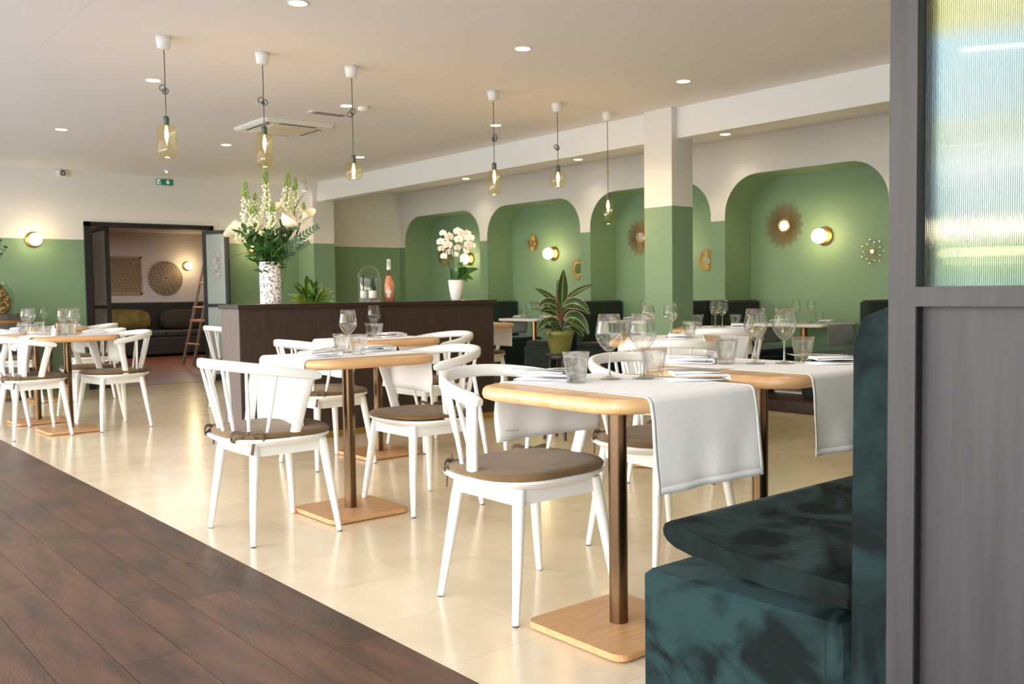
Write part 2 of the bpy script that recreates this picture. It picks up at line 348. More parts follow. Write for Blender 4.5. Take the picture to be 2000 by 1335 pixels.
def dup(root, loc=None, rz=None):
    def cp(o, parent):
        c = o.copy(); COL.objects.link(c)
        for k in ('label', 'group', 'category'):
            if parent is None and k in c.keys(): del c[k]
        if parent: c.parent = parent; c.matrix_parent_inverse = o.matrix_parent_inverse
        for ch in kids(o): cp(ch, c)
        return c
    def kids(o):
        return [x for x in ALLK.get(o.name, [])]
    c = cp(root, None)
    if loc is not None: c.location = loc
    if rz is not None: c.rotation_euler = (0, 0, rz)
    return c
ALLK = {}
def reg(root):
    def walk(o):
        ks = list(o.children); ALLK[o.name] = ks
        for k in ks: walk(k)
    walk(root); root['_r'] = 1; del root['_r']; return root

# ================================================================== SETTING
# ---- floor: dark planks on the window side, cream tiles in the room
fl = MB().box(XW-.3, XN+.4, YF, YB+.02, -.08, -.004).build('floor', M_sub); struct(fl)
fwd = (cf.x, cf.y)
def inview(x, y, pad=.35):
    p = Vector((x, y, 0))-Vector((0, 0, 1.03)); d = p.dot(cf)
    if d < .5: return False
    u, v = p.dot(cr)/d*1833.9, p.dot(cu)/d*1833.9
    return -1000-350 < u < 1000+200 and v > -667-500
pm = {}
def piece(nm, x0, x1, y0, y1, m, g=.0012, h=.004, cache=pm):
    key = (nm, round(x1-x0, 3), round(y1-y0, 3))
    if key not in cache:
        lx, ly = x1-x0-g, y1-y0-g; b = MB().box(-lx/2, lx/2, -ly/2, ly/2, -h, 0)
        o = b.build(nm, m, fl); cache[key] = o.data
    else:
        o = bpy.data.objects.new(nm, cache[key]); COL.objects.link(o); o.parent = fl
    o.location = ((x0+x1)/2, (y0+y1)/2, 0); return o
ends = {0: [2.42, 3.60], 1: [3.16], 2: [2.05, 3.34], 3: [2.7, 4.3], 4: [1.9, 3.7]}
farb = MB()
for c in range(15):
    x1 = 1.475-.1705*c; x0 = x1-.1705
    if x1 < XW: break
    e = ends.get(c, [1.1+random.random()])
    ys = list(e); y = e[0]
    while y > YF: y -= random.choice((1.2, 1.5, 1.8)); ys.append(max(y, YF))
    y = e[-1]
    while y < YB: y += random.choice((1.2, 1.5, 1.8)); ys.append(min(y, YB))
    ys = sorted(ys)
    for a, b in zip(ys, ys[1:]):
        if b-a > .02: piece('plank', x0, x1, a, b, M_plank, .002)
tiles = []
xs = [1.475, 1.868]+[1.868+.405*k for k in range(1, 13)]; ys = [2.09+.403*k for k in range(-12, 24)]
for x0, x1 in zip(xs, xs[1:]):
    for y0, y1 in zip(ys, ys[1:]):
        y1 = min(y1, YB)
        if y0 < YB-.02: tiles.append((x0, x1, y0, y1))
tiles.sort(key=lambda t: (0 if inview((t[0]+t[1])/2, (t[2]+t[3])/2) else 1, math.hypot(t[0], t[2])))
for t in tiles[:290]: piece('tile', *t, M_tile, .0014)
rb = MB()
for x0, x1, y0, y1 in tiles[290:]: rb.box(x0+.0008, x1-.0008, y0+.0008, y1-.0008, -.004, 0)
o = rb.build('tile_rest', M_tile, fl); o['kind'] = 'stuff'
# raised wooden platform in front of the arcade
PZ = .09
pf = MB().box(6.79, XN+.02, YF, YB+.15, 0, PZ-.003).build('platform', M_counter); struct(pf)
pb = []
for c in range(6):
    x0 = 6.79+.175*c
    y = YF+random.random()
    for k in range(9):
        y1 = min(y+1.6, YB+.15)
        if y1 > y: o = MB().box(x0+.001, min(x0+.174, XN+.02), y+.001, y1-.001, PZ-.003, PZ, 0).build('plank', M_plank, pf)
        y = y1
# ---- ceiling: plasterboard panels with fine joints
ce = MB().box(XW-.3, XN+.4, YF, YB+.15, ZC+.003, ZC+.1).build('ceiling', M_ceil); struct(ce)
for x0, x1 in ((XW, 1.402), (1.402, 3.042), (3.042, 4.482), (4.482, 5.785), (5.91, XN+.02)):
    MB().box(x0+.002, x1-.002, YF, YB+.15, ZC, ZC+.003).build('ceiling_panel', M_ceil, ce)
# ---- back wall with doorway
DX0, DX1, DZ = 3.075, 4.575, 1.905
b = MB(); b.box(XW, DX0, YB, YB+.16, 0, ZC+.02); b.box(DX1, 6.2, YB, YB+.16, 0, ZC+.02); b.box(DX0, DX1, YB, YB+.16, DZ, ZC+.02)
struct(b.build('wall_back', M_wall))
b = MB(); b.box(6.0, XN+.3, 11.45, 11.6, 0, ZC+.02); b.box(5.95, 6.2, YB, 11.45, 0, ZC+.02)
struct(b.build('wall_recess', M_wall))
struct(MB().box(XW, XN+.3, YF-.15, YF, 0, ZC+.02).build('wall_near', M_wall))
# ---- arcade wall: piers, arched openings, niches
AR = [(4.04-1.78*k-.17*k, 5.72-1.78*k-.17*k) for k in (1, 2, 3)][::-1]
AR = [(-1.81, -.13), (.14, 1.82), (2.09, 3.77), (4.04, 5.72), (5.89, 7.58), (7.74, 9.45), (9.60, 11.35)]
NT, NR = 2.118, .37
wl = MB(); prev = YF
def arch(y0, y1, n=10):
    pts = [(y0, PZ)]
    for k in range(n+1): a = pi-pi/2*k/n; pts.append((y0+NR+NR*math.cos(a), NT-NR+NR*math.sin(a)))
    for k in range(n+1): a = pi/2-pi/2*k/n; pts.append((y1-NR+NR*math.cos(a), NT-NR+NR*math.sin(a)))
    pts.append((y1, PZ)); return pts
wl.cm = 0; wb = MB()
for y0, y1 in AR:
    wl.cm = 0
    if y0 > prev: wl.add([(XA, prev, 0), (XA, y0, 0), (XA, y0, ZC+.02), (XA, prev, ZC+.02)], [(0, 1, 2, 3)])
    A = arch(y0, y1); n = len(A)
    vs = [(XA, y, z) for y, z in A]+[(XA, y, ZC+.02) for y, z in A]
    wl.add(vs, [(i, i+1, n+i+1, n+i) for i in range(n-1)])
    wl.cm = 1
    wl.add([(XA, y, z) for y, z in A]+[(XN, y, z) for y, z in A], [(i, i+1, n+i+1, n+i) for i in range(n-1)], True)
    wl.add([(XN, y, z) for y, z in A], [tuple(range(n))])
    prev = y1
wl.cm = 0; wl.add([(XA, prev, 0), (XA, 11.46, 0), (XA, 11.46, ZC+.02), (XA, prev, ZC+.02)], [(0, 1, 2, 3)])
wl.cm = 1; wl.add([(XN+.12, YF, 0), (XN+.12, 11.5, 0), (XN+.12, 11.5, ZC+.02), (XN+.12, YF, ZC+.02)], [(0, 1, 2, 3)])
struct(wl.build('wall_right', [M_wall, M_green]))
# beam and two columns
struct(MB().box(5.785, 5.91, YF, YB+.15, 2.23, ZC+.01).build('trim_1', M_white))
struct(MB().box(5.722, 5.975, 4.925, 5.215, 0, ZC+.005).build('column', M_wall))
struct(MB().box(5.722, 6.02, 10.87, YB+.05, 0, ZC+.005).build('column', M_wall))
# ---- glazed front on the window side (behind and left of the camera)
b = empty('window_1'); struct(b)
y = YF
while y < YB+.1:
    MB().box(XW-.03, XW+.03, y-.025, y+.025, 0, 2.42).build('mullion', M_black, b); y += 1.39
MB().box(XW-.04, XW+.04, YF, YB, 2.40, ZC+.02).build('window_head', M_plastic, b)
struct(MB().box(XW-6, XW-.05, YF-3, YB+6, -.14, -.04).build('terrace_ground', mat('terrace_paving', (214, 210, 204), .7, noise_=.05)))
# ---- lounge beyond the doorway
LY = 17.45
struct(MB().box(.5, 9, YB+.02, LY, -.06, -.001).build('floor_lounge', M_sub))
lf = bpy.data.objects['floor_lounge']
for c in range(24):
    x = 2.6+.18*c; y = YB+.02+random.random()*.6-.6
    while y < LY:
        ya, yb = max(y, YB+.02), min(y+1.5, LY)
        if yb-ya > .05: MB().box(x+.001, x+.179, ya+.001, yb-.001, -.001, .002).build('plank', M_plank if yb < 12.2 else M_lfloor, lf)
        y += 1.5
struct(MB().box(.5, 9, LY, LY+.1, 0, 2.3).build('wall_lounge_back', mat('lounge_wall_paint', (206, 196, 190), .7)))
struct(MB().box(.4, .5, YB+.1, LY, 0, 2.3).build('wall_lounge_left', MATS['lounge_wall_paint']))
struct(MB().box(8.2, 8.3, YB+.3, LY, 0, 2.3).build('wall_lounge_right', MATS['lounge_wall_paint']))
struct(MB().box(.5, 9, YB+.16, LY, 2.22, 2.3).build('ceiling_lounge', MATS['lounge_wall_paint']))
# ---- door_1: black steel folding glazed door
d1 = struct(empty('door_1'))
b = MB(); b.box(DX0, DX0+.07, YB-.03, YB+.1, 0, DZ); b.box(DX1-.04, DX1, YB-.03, YB+.1, 0, DZ); b.box(DX0, DX1, YB-.03, YB+.1, DZ-.05, DZ)
b.build('frame', M_black, d1)
def leafdoor(A, B, h, zs=.93):
    A, B = Vector(A), Vector(B); d = (B-A).normalized(); w = (B-A).length
    r = empty('door_leaf', (A.x, A.y, 0), math.atan2(d.y, d.x)); r.parent = d1
    fr = MB(); t = .045
    fr.box(0, t, -.02, .02, .02, h); fr.box(w-t, w, -.02, .02, .02, h); fr.box(t, w-t, -.02, .02, h-t, h); fr.box(t, w-t, -.02, .02, .02, .09); fr.box(t, w-t, -.02, .02, zs-.02, zs+.02)
    fr.build('leaf_frame', M_black, r)
    for z0, z1 in ((.09, zs-.02), (zs+.02, h-t)):
        MB().box(t, w-t, -.004, .004, z0, z1).build('pane', M_frost, r)
    return r
def frosted():
    m = bpy.data.materials.new('frosted_reeded'); m.use_nodes = True; t = m.node_tree; b = t.nodes['Principled BSDF']
    b.inputs['Base Color'].default_value = lin((206, 218, 216)); b.inputs['Roughness'].default_value = .22; b.inputs['Transmission Weight'].default_value = .45; b.inputs['Coat Weight'].default_value = .6; return m
M_frost = frosted()
leafdoor((3.36, 11.40), (3.395, 12.2), 1.875)
lr = leafdoor((4.44, 11.265), (4.62, 10.94), 1.838)
# poster on the right leaf
MB().box(.13, .25, -.008, -.006, 1.27, 1.55).build('poster', M_print, lr)
for z in (1.0,):
    pass

# ================================================================== PARTITION (door_2) near the camera
d2 = struct(empty('door_2'))
PX0, PX1 = 1.43, 1.475
PY1 = .779; PYf = .7357
b = MB(); b.box(PX0, PX1, PYf-.002, PY1, 0, ZC); b.build('stile', M_gwood, d2)
MB().box(PX0, PX1, -.35, PYf-.002, 1.0, 1.0305, 0).build('rail', M_gwood, d2)
MB().box(PX0+.02, PX1+.002, -.35, PYf-.002, 0, 1.0).build('lower_panel', M_gwood, d2)
MB().box(PX0, PX1, -.35, PYf-.002, ZC-.04, ZC).build('head_rail', M_gwood, d2)
MB().box(PX0, PX1, -.39, -.35, 0, ZC).build('stile', M_gwood, d2)
b = MB(); b.box(PX0+.002, PX1, PYf-.0035, PYf-.0021, 0, 1.0); b.box(PX0+.002, PX1, PYf-.0035, PYf-.0021, 1.031, ZC-.04); b.build('rebate', M_blackw, d2)
g = MB(); ny = 0; py = .0031; y = -.349; prof = []
while y < PYf-.006:
    for k in range(4): prof.append((y+py*k/4, .0009*math.sin(pi*k/4)))
    y += py
xg = PX0+.018
vs = [(xg-h, y_, 1.031) for y_, h in prof]+[(xg-h, y_, ZC-.041) for y_, h in prof]; n = len(prof)
g.add(vs, [(i, i+1, n+i+1, n+i) for i in range(n-1)], True)
g.add([(xg+.004, prof[0][0], 1.031), (xg+.004, prof[-1][0], 1.031), (xg+.004, prof[-1][0], ZC-.041), (xg+.004, prof[0][0], ZC-.041)], [(0, 1, 2, 3)])
o = g.build('pane', M_reed, d2); o['label'] = 'vertically reeded glass pane'

# ================================================================== CHAIRS
def make_chair():
    r = empty('dining_chair')
    def outline(a, bb, n=36, e=2.7, xc=-.02):
        out = []
        for k in range(n):
            t = 2*pi*k/n; c, s = math.cos(t), math.sin(t)
            out.append((xc+a*math.copysign(abs(c)**(2/e), c), bb*math.copysign(abs(s)**(2/e), s)*(1+.03*c)))
        return out
    R = []
    for a, bb, z in ((.205, .225, .408), (.238, .258, .430), (.240, .260, .436), (.234, .254, .441), (.20, .22, .438)): R.append([p+(z,) for p in outline(a, bb)])
    MB().rings(R).build('seat', M_chair, r)
    b = MB(); x, y, t = .155, .168, .009
    b.box(-x, x, y-t, y+t, .362, .412); b.box(-x, x, -y-t, -y+t, .362, .412); b.box(x-t, x+t, -y, y, .362, .412); b.box(-x-t, -x+t, -y, y, .362, .412)
    b.build('apron', M_chair, r)
    for sx_ in (1, -1):
        for sy_ in (1, -1):
            lg = MB().tube([(sx_*.155, sy_*.165, .412), (sx_*.164, sy_*.176, .34), (sx_*.184, sy_*.20, .16), (sx_*.20, sy_*.224, .004)], [.0205, .0205, .0165, .0115], 12).build('leg', M_chair, r)
            MB().lathe([(.0005, 0), (.0105, 0), (.0105, .006), (.0005, .006)], 10, (sx_*.20, sy_*.224, 0)).build('foot_pad', M_dgrey, lg)
    hoop = []
    for k in range(25):
        th = -pi/2+pi*k/24; c, s = math.cos(th), math.sin(th)
        hoop.append(Vector((.07-.36*abs(c)**.85, .272*math.copysign(abs(s)**.9, s), .697+.056*abs(c)**.9)))
    MB().tube([hoop[0]+Vector((.03, 0, -.006))]+hoop+[hoop[-1]+Vector((.03, 0, -.006))], [(.012, .012)]+[(.0155, .022)]*25+[(.012, .012)], 10, sq=(0, 0, 1)).build('top_rail', M_chair, r)
    for s in (1, -1):
        MB().tube([(-.005, s*.226, .436), (.02, s*.245, .56), (.055, s*.268, .70)], [(.013, .023), (.0125, .023), (.012, .024)], 10, sq=(1, 0, 0)).build('post', M_chair, r)
    for k in range(7):
        th = (-1+2*k/6)*math.radians(64); a = Vector((-.03-.185*math.cos(th), .205*math.sin(th), .436))
        i = 12+round(math.degrees(th)*1.04/7.5); h = hoop[max(0, min(24, i))]
        m_ = a.lerp(h, .45)
        MB().tube([a, m_, h+Vector((0, 0, -.006))], [.0065, .0095, .0065], 8).build('spindle', M_chair, r)
    R = []
    for d, z in ((.03, .4425), (.012, .445), (.009, .455), (.016, .4635), (.05, .467), (.12, .469)):
        R.append([(p[0]+.012, p[1], z+.004*math.sin(9*p[1]+4*p[0])) for p in outline(.243-d, .256-d, 36)])
    cu_ = MB().rings(R).build('cushion', M_cush, r); cu_['label'] = 'brown fabric seat cushion'
    for s in (1, -1):
        th = s*math.radians(46); out = Vector((-math.cos(th), math.sin(th), 0)); tg = Vector((-out.y, out.x, 0)); k0 = Vector((-.03-.212*math.cos(th), .232*math.sin(th), .462)); b = MB()
        for sg in (1, -1):
            lp = [k0+out*(.012+.016*math.sin(pi*q/10))+tg*sg*(.07*math.sin(pi*q/10)**.8)+Vector((0, 0, .018*math.cos(pi*q/10)*math.sin(pi*q/10)*2.2-.008*math.sin(pi*q/10)-.004)) for q in range(11)]
            b.tube(lp, [(.0028, .0072)]*11, 6, sq=(.02, .1, 1))
            b.tube([k0+out*.012, k0+out*.024+tg*sg*.03+Vector((0, 0, -.012)), k0+out*.03+tg*sg*(.06 if s*sg > 0 else .018)+Vector((0, 0, -.028 if s*sg > 0 else -.085))], [(.0028, .0065), (.0028, .0065), (.0024, .008)], 6, sq=(tg.x, tg.y, .3) if s*sg < 0 else (0, .1, 1))
        b.ball(k0+out*.013, .0105, 8, 5); b.tube([k0-out*.03, k0+out*.01], .004, 6)
        b.build('tie', M_tie, cu_)
    return reg(r)
chair0 = make_chair(); used = [False]
def chair(x, y, ang, label, group=None):
    if not used[0]: c = chair0; used[0] = True; c.location = (x, y, 0); c.rotation_euler = (0, 0, math.radians(ang))
    else: c = dup(chair0, (x, y, 0), math.radians(ang))
    tag(c, label, 'chair', 'white spindle-back dining chairs with brown cushions'); return c
chair(2.04, 2.40, -90, 'white spindle chair pushed under the nearest table, brown tie dangling at its back corner')
chair(2.84, 2.50, -96, 'white spindle chair at the far side of the second bench-side table')
chair(1.80, 3.85, 0, 'white spindle chair seen from behind, with a big brown bow on its cushion')
chair(2.575, 3.83, 180, 'white spindle chair facing it across the nearer table before the dark counter')
chair(2.78, 5.17, 2, 'white spindle chair at the left end of the table against the dark counter')
chair(3.60, 5.24, 180, 'white spindle chair at the right end of the table against the dark counter')
chair(1.72, 7.80, 2, 'leftmost front white chair, standing before a hanging white napkin')
chair(2.31, 7.83, 188, 'white chair turned to the front table of the left-hand group, its brown tie hanging')
chair(2.33, 8.54, 184, 'white chair right behind the turned one in the left-hand group')
chair(1.60, 8.56, 0, 'white chair on the left of the middle left-hand table')
chair(2.80, 10.32, 178, 'white chair on the right of the rearmost left-hand table')
chair(2.12, 10.38, 2, 'white chair on the left of the rearmost left-hand table, behind a table post')
chair(3.58, 8.32, 0, 'white chair half hidden behind the lit left end of the dark counter')
chair(5.62, 7.32, -92, 'white chair peeking out past the right end of the dark counter')
chair(3.97, 3.44, 41, 'white chair backing on to the second bench-side table, under two wine glasses')
chair(5.30, 4.12, 34, 'white chair in front of the green-and-white column, its spindles facing the camera')

# ================================================================== TABLES
def make_table(hx=.325, hy=.325, r=.12, mtop=M_maple, mpole=M_pole, mbase=M_oak, z=.75, bh=.205, z0=0, thick=.042):
    t = empty('dining_table'); R = []
    for d, dz in ((.02, -thick), (.004, -thick+.006), (0, -thick*.55), (.002, -.010), (.008, -.003), (.018, 0)):
        R.append([(p[0], p[1], z+dz) for p in rrect(hx-d, hy-d, r-d*.5, 8)])
    MB().rings(R).build('tabletop', mtop, t)
    MB().tube([(0, 0, z0+.024), (0, 0, z-thick)], .0285, 20).build('pole', mpole, t)
    R = [[(p[0], p[1], z0+zz) for p in rrect(bh-d, bh-d, .04-d, 5)] for d, zz in ((.004, .004), (0, .006), (0, .022), (.002, .0245))]
    MB().rings(R, False).build('base_plate', mbase, t)
    b = MB()
    for q in ((1, 1), (1, -1), (-1, 1), (-1, -1)): b.lathe([(.0005, 0), (.012, 0), (.012, .005), (.0005, .005)], 8, (q[0]*(bh-.05), q[1]*(bh-.05), z0))
    b.build('glide', M_dgrey, t)
    return reg(t)
table0 = make_table(); tused = [False]
def table(x, y, rz, label):
    if not tused[0]: c = table0; tused[0] = True; c.location = (x, y, 0); c.rotation_euler = (0, 0, math.radians(rz))
    else: c = dup(table0, (x, y, 0), math.radians(rz))
    return tag(c, label, 'table', 'light wood pedestal dining tables')
def runner(x, y, rz, label, w=.45, a=.325, h1=.26, h2=.18, off=0, zt=.7515, m=None, seed=0, skew=0, flare=0, group='white table runners'):
    nu = 22; path = []
    def hang(h, sg):
        out = []; R_ = .022
        for k in range(7): out.append((a+.004-.0*k, zt-R_-h*(1-k/6.), 1-k/6.))
        for k in range(1, 6): an = pi/2*k/6; out.append((a+.004-R_+R_*math.cos(an), zt-R_+R_*math.sin(an), 0))
        return [(sg*px, z, f) for px, z, f in out]
    L = hang(h1, -1); Rr = hang(h2, 1)[::-1]
    top = [(-a+.02+(2*a-.04)*k/8, zt, 0) for k in range(9)]
    path = L+top+Rr
    def pt(i, v, out=0):
        px, z, f = path[i]; sg = -1 if i < len(L) else 1
        q = noise.noise(Vector((v*7+seed*3.1, sg*2.3, f*1.2)))
        dx = sg*(.004+.016*f*(.55+q*1.8)+flare*f) if f > 0 else 0
        wz = .0012*noise.noise(Vector((v*9, px*9, seed)))+.0008 if f == 0 else 0
        onside = f > 0 or (i < len(L) or i >= len(L)+len(top)) and z < zt-.012
        return (px+dx+(sg*out if onside else 0), v*(1+.02*f*sg)+off+skew*px+.006*q*f, z+wz+(0 if onside else out))
    n = nu+1; m_ = len(path); b = MB(); b.add([pt(i, -w/2+w*j/nu) for i in range(m_) for j in range(n)], [(i*n+j, i*n+j+1, (i+1)*n+j+1, (i+1)*n+j) for i in range(m_-1) for j in range(nu)], True)
    o = b.build('table_runner', m or M_linen); o.location = (x, y, 0); o.rotation_euler = (0, 0, math.radians(rz))
    md = o.modifiers.new('thick', 'SOLIDIFY'); md.thickness = .0014; md.offset = 0
    hb = MB()
    for v0, v1 in ((-w/2, -w/2+.014), (w/2-.014, w/2)):
        hb.add([pt(i, v, .0009) for i in range(m_) for v in (v0, v1)], [(2*i, 2*i+1, 2*i+3, 2*i+2) for i in range(m_-1)], True)
    for i0, i1 in ((0, 1), (m_-2, m_-1)):
        A_ = [pt(i0, -w/2+w*j/nu, .0009) for j in range(n)]; B_ = [pt(i1, -w/2+w*j/nu, .0009) for j in range(n)]
        if i0 == 0: B_ = [tuple(Vector(p).lerp(Vector(q_), .5)) for p, q_ in zip(A_, B_)]
        else: A_ = [tuple(Vector(q_).lerp(Vector(p), .5)) for p, q_ in zip(A_, B_)]
        hb.add(A_+B_, [(j, j+1, n+j+1, n+j) for j in range(nu)], True)
    hm = hb.build('hem', m or M_linen, o); md = hm.modifiers.new('thick', 'SOLIDIFY'); md.thickness = .0006; md.offset = 0
    return tag(o, label, 'table runner', group)
T = [  # x, y, rotation, label, runner rot
 (2.04, 1.975, 90, 'maple table nearest the camera, beside the green velvet bench'),
 (2.855, 2.045, 90, 'maple table directly behind the nearest one, its right end behind the velvet bench'),
 (2.22, 3.91, 0, 'nearer maple table in front of the dark counter, between two white chairs'),
 (3.18, 5.22, 0, 'maple table standing right against the dark counter'),
 (1.985, 7.86, 0, 'front maple table of the left-hand group, with salt and pepper'),
 (1.93, 8.62, 0, 'middle maple table of the left-hand group'),
 (2.46, 10.42, 0, 'rearmost maple table of the left-hand group, before the green wall'),
 (4.29, 3.74, 40, 'maple table between the velvet-bench tables and the green column'),
 (5.66, 4.42, 34, 'maple table beside the foot of the green-and-white column'),
 (5.30, 7.02, 0, 'maple table whose corner shows past the right end of the counter'),
 (4.02, 8.36, 0, 'maple table mostly hidden behind the left end of the counter'),
]
for x, y, rz, lb in T: table(x, y, 0 if rz == 90 else rz, lb)
runner(2.06, 1.975, 90, 'white runner hanging in a large flap at the front of the nearest table', h1=.232, h2=.172, seed=1, w=.455, skew=-.03, flare=.01)
runner(2.90, 2.045, 90, 'white runner on the second bench-side table, flap beside the velvet bench back', h1=.245, h2=.17, seed=2)
runner(2.22, 3.93, 0, 'white runner falling behind the bow-tied chair back', h1=.27, h2=.17, seed=3)
runner(3.18, 5.24, 0, 'white runner on the table against the dark counter', h1=.2, h2=.16, seed=4)
runner(1.985, 7.76, 0, 'narrow white runner with a flap behind the leftmost front chair', h1=.27, h2=.2, seed=5, w=.34)
runner(1.93, 8.62, 0, 'white runner on the middle left-hand table', h1=.2, h2=.16, seed=6, w=.36)
runner(2.46, 10.42, 0, 'white runner on the rearmost left-hand table', h1=.2, h2=.2, seed=7)
runner(4.29, 3.74, 40, 'white runner on the table between bench tables and column', h1=.3, h2=.2, seed=8)
runner(5.66, 4.42, 34, 'white runner on the table by the column foot', h1=.3, h2=.2, seed=9)
runner(5.30, 7.02, 0, 'white runner on the table past the right end of the counter', h1=.2, h2=.2, seed=10, off=.03)
runner(4.02, 8.36, 0, 'white runner on the table behind the left end of the counter', h1=.2, h2=.2, seed=11)

tx = bpy.data.curves.new('laundry_mark', 'FONT'); tx.body = 'OEHOHEO'; tx.size = .011; tx.extrude = .0001; tx.materials.append(mat('laundry_ink', (150, 156, 176), .8))
to = bpy.data.objects.new('laundry_mark', tx); COL.objects.link(to); bpy.context.view_layer.update(); me_ = bpy.data.meshes.new_from_object(to); bpy.data.objects.remove(to); to = bpy.data.objects.new('laundry_mark', me_); COL.objects.link(to); RN = bpy.data.objects['table_runner']; to.parent = RN
to.rotation_euler = (pi/2, math.radians(4), -pi/2); to.location = (.3245, .19, .590)
# ================================================================== GLASSWARE
def make_wine():
    r = empty('wine_glass')
    MB().lathe([(.0005, .0005), (.035, .0005), (.0352, .0018), (.02, .004), (.007, .009), (.0042, .018), (.0038, .05), (.0042, .078), (.006, .084)], 28).build('stem', M_stemglass, r)
    o = [(.0035, .083), (.012, .088), (.028, .104), (.041, .126), (.0445, .139), (.043, .152), (.038, .178), (.033, .205)]
    i = [(.0322, .205), (.0372, .178), (.0422, .152), (.0437, .139), (.040, .1265), (.027, .105), (.011, .0895), (.0005, .087)]
    MB().lathe(o+i, 32).build('bowl', M_crystal, r)
    return reg(r)
def make_tumbler():
    r = empty('tumbler'); n = 40
    def mod(i, k): return 1-.045*(abs(math.sin(pi*(i+.5)/4))) if 1 <= k <= 5 else 1
    prof = [(.0005, 0), (.0285, 0), (.0305, .003), (.0335, .03), (.0362, .048), (.0375, .0535), (.0372, .057), (.0395, .075), (.0425, .093), (.0405, .093), (.0378, .075), (.0352, .056), (.0325, .04), (.029, .014), (.0005, .012)]
    MB().lathe(prof, n, mod=mod).build('glass_body', M_tumbler, r)
    return reg(r)
W0, G0 = make_wine(), make_tumbler(); first = {}
def put(proto, x, y, z, label, cat, group):
    if proto.name not in first: first[proto.name] = 1; c = proto; c.location = (x, y, z)
    else: c = dup(proto, (x, y, z), random.random()*3)
    return tag(c, label, cat, group)
ZT = .7545
def wine(x, y, label, z=ZT, group='wine glasses on the tables'): return put(W0, x, y, z, label, 'wine glass', group)
def tumb(x, y, label, z=ZT, group='water tumblers on the tables'): return put(G0, x, y, z, label, 'tumbler', group)
wine(2.128, 2.093, 'left wine glass of the pair on the nearest table')
wine(2.210, 2.025, 'right wine glass of the pair on the nearest table')
tumb(1.975, 2.085, 'faceted tumbler left of the wine glasses on the nearest table')
tumb(2.285, 2.045, 'faceted tumbler right of the wine glasses on the nearest table')
wine(2.935, 2.123, 'left wine glass of the pair on the second bench-side table')
wine(3.005, 2.045, 'right wine glass of the pair on the second bench-side table')
tumb(2.862, 2.20, 'faceted tumbler left of the wine glasses on the second bench-side table')
tumb(3.125, 2.045, 'faceted tumbler beside the fork near the velvet bench back')
wine(2.29, 4.02, 'lone wine glass on the nearer table before the dark counter')
tumb(2.235, 3.99, 'tumbler behind its twin on the nearer table before the counter')
tumb(2.235, 3.83, 'tumbler in front of the lone wine glass before the counter')
wine(3.26, 5.38, 'lone wine glass on the table against the counter')
tumb(3.20, 5.32, 'tumbler standing behind on the table against the counter')
tumb(3.14, 5.15, 'tumbler standing in front on the table against the counter')
wine(1.97, 7.88, 'left front wine glass on the front left-hand table'); wine(2.03, 7.80, 'right front wine glass on the front left-hand table')
tumb(1.92, 7.70, 'front tumbler beside the salt shaker on the left-hand table'); tumb(1.985, 7.74, 'second tumbler beside the pepper mill on the left-hand table')
wine(1.84, 8.50, 'left wine glass on the middle left-hand table'); wine(1.89, 8.58, 'right wine glass on the middle left-hand table')
tumb(1.80, 8.42, 'left tumbler on the middle left-hand table'); tumb(1.93, 8.46, 'right tumbler on the middle left-hand table')
wine(2.40, 10.33, 'single wine glass standing against the green wall on the rear left-hand table')
wine(4.28, 3.88, 'left wine glass before the green column, on the middle table'); wine(4.27, 3.69, 'right wine glass before the green column, on the middle table')
tumb(4.36, 3.62, 'tumbler beside the napkin on the table before the column'); tumb(4.20, 4.0, 'tumbler at the left edge of the table before the column')
wine(5.68, 4.47, 'left of two touching wine glasses against the black niche bench'); wine(5.70, 4.42, 'right of two touching wine glasses against the black niche bench')
tumb(5.60, 4.57, 'tumbler left of the touching wine glasses'); tumb(5.70, 4.30, 'tumbler right of the touching wine glasses')

# salt and pepper
o = empty('salt_shaker', (1.86, 7.70, ZT)); MB().lathe([(.0005, 0), (.02, 0), (.021, .04), (.014, .06), (.0005, .06)], 16).build('shaker_body', M_plastic, o); MB().lathe([(.013, .06), (.014, .075), (.008, .084), (.0005, .085)], 14).build('cap', M_steel, o)
tag(o, 'white salt shaker on the front left-hand table', 'shaker')
o = empty('pepper_mill', (1.905, 7.775, ZT)); MB().lathe([(.0005, 0), (.022, 0), (.022, .02), (.014, .05), (.018, .066)], 16).build('mill_body', M_pepper, o); MB().lathe([(.018, .067), (.018, .082), (.009, .095), (.0005, .096)], 14).build('mill_head', M_pepper, o)
tag(o, 'wooden pepper mill beside the white salt shaker', 'pepper mill')

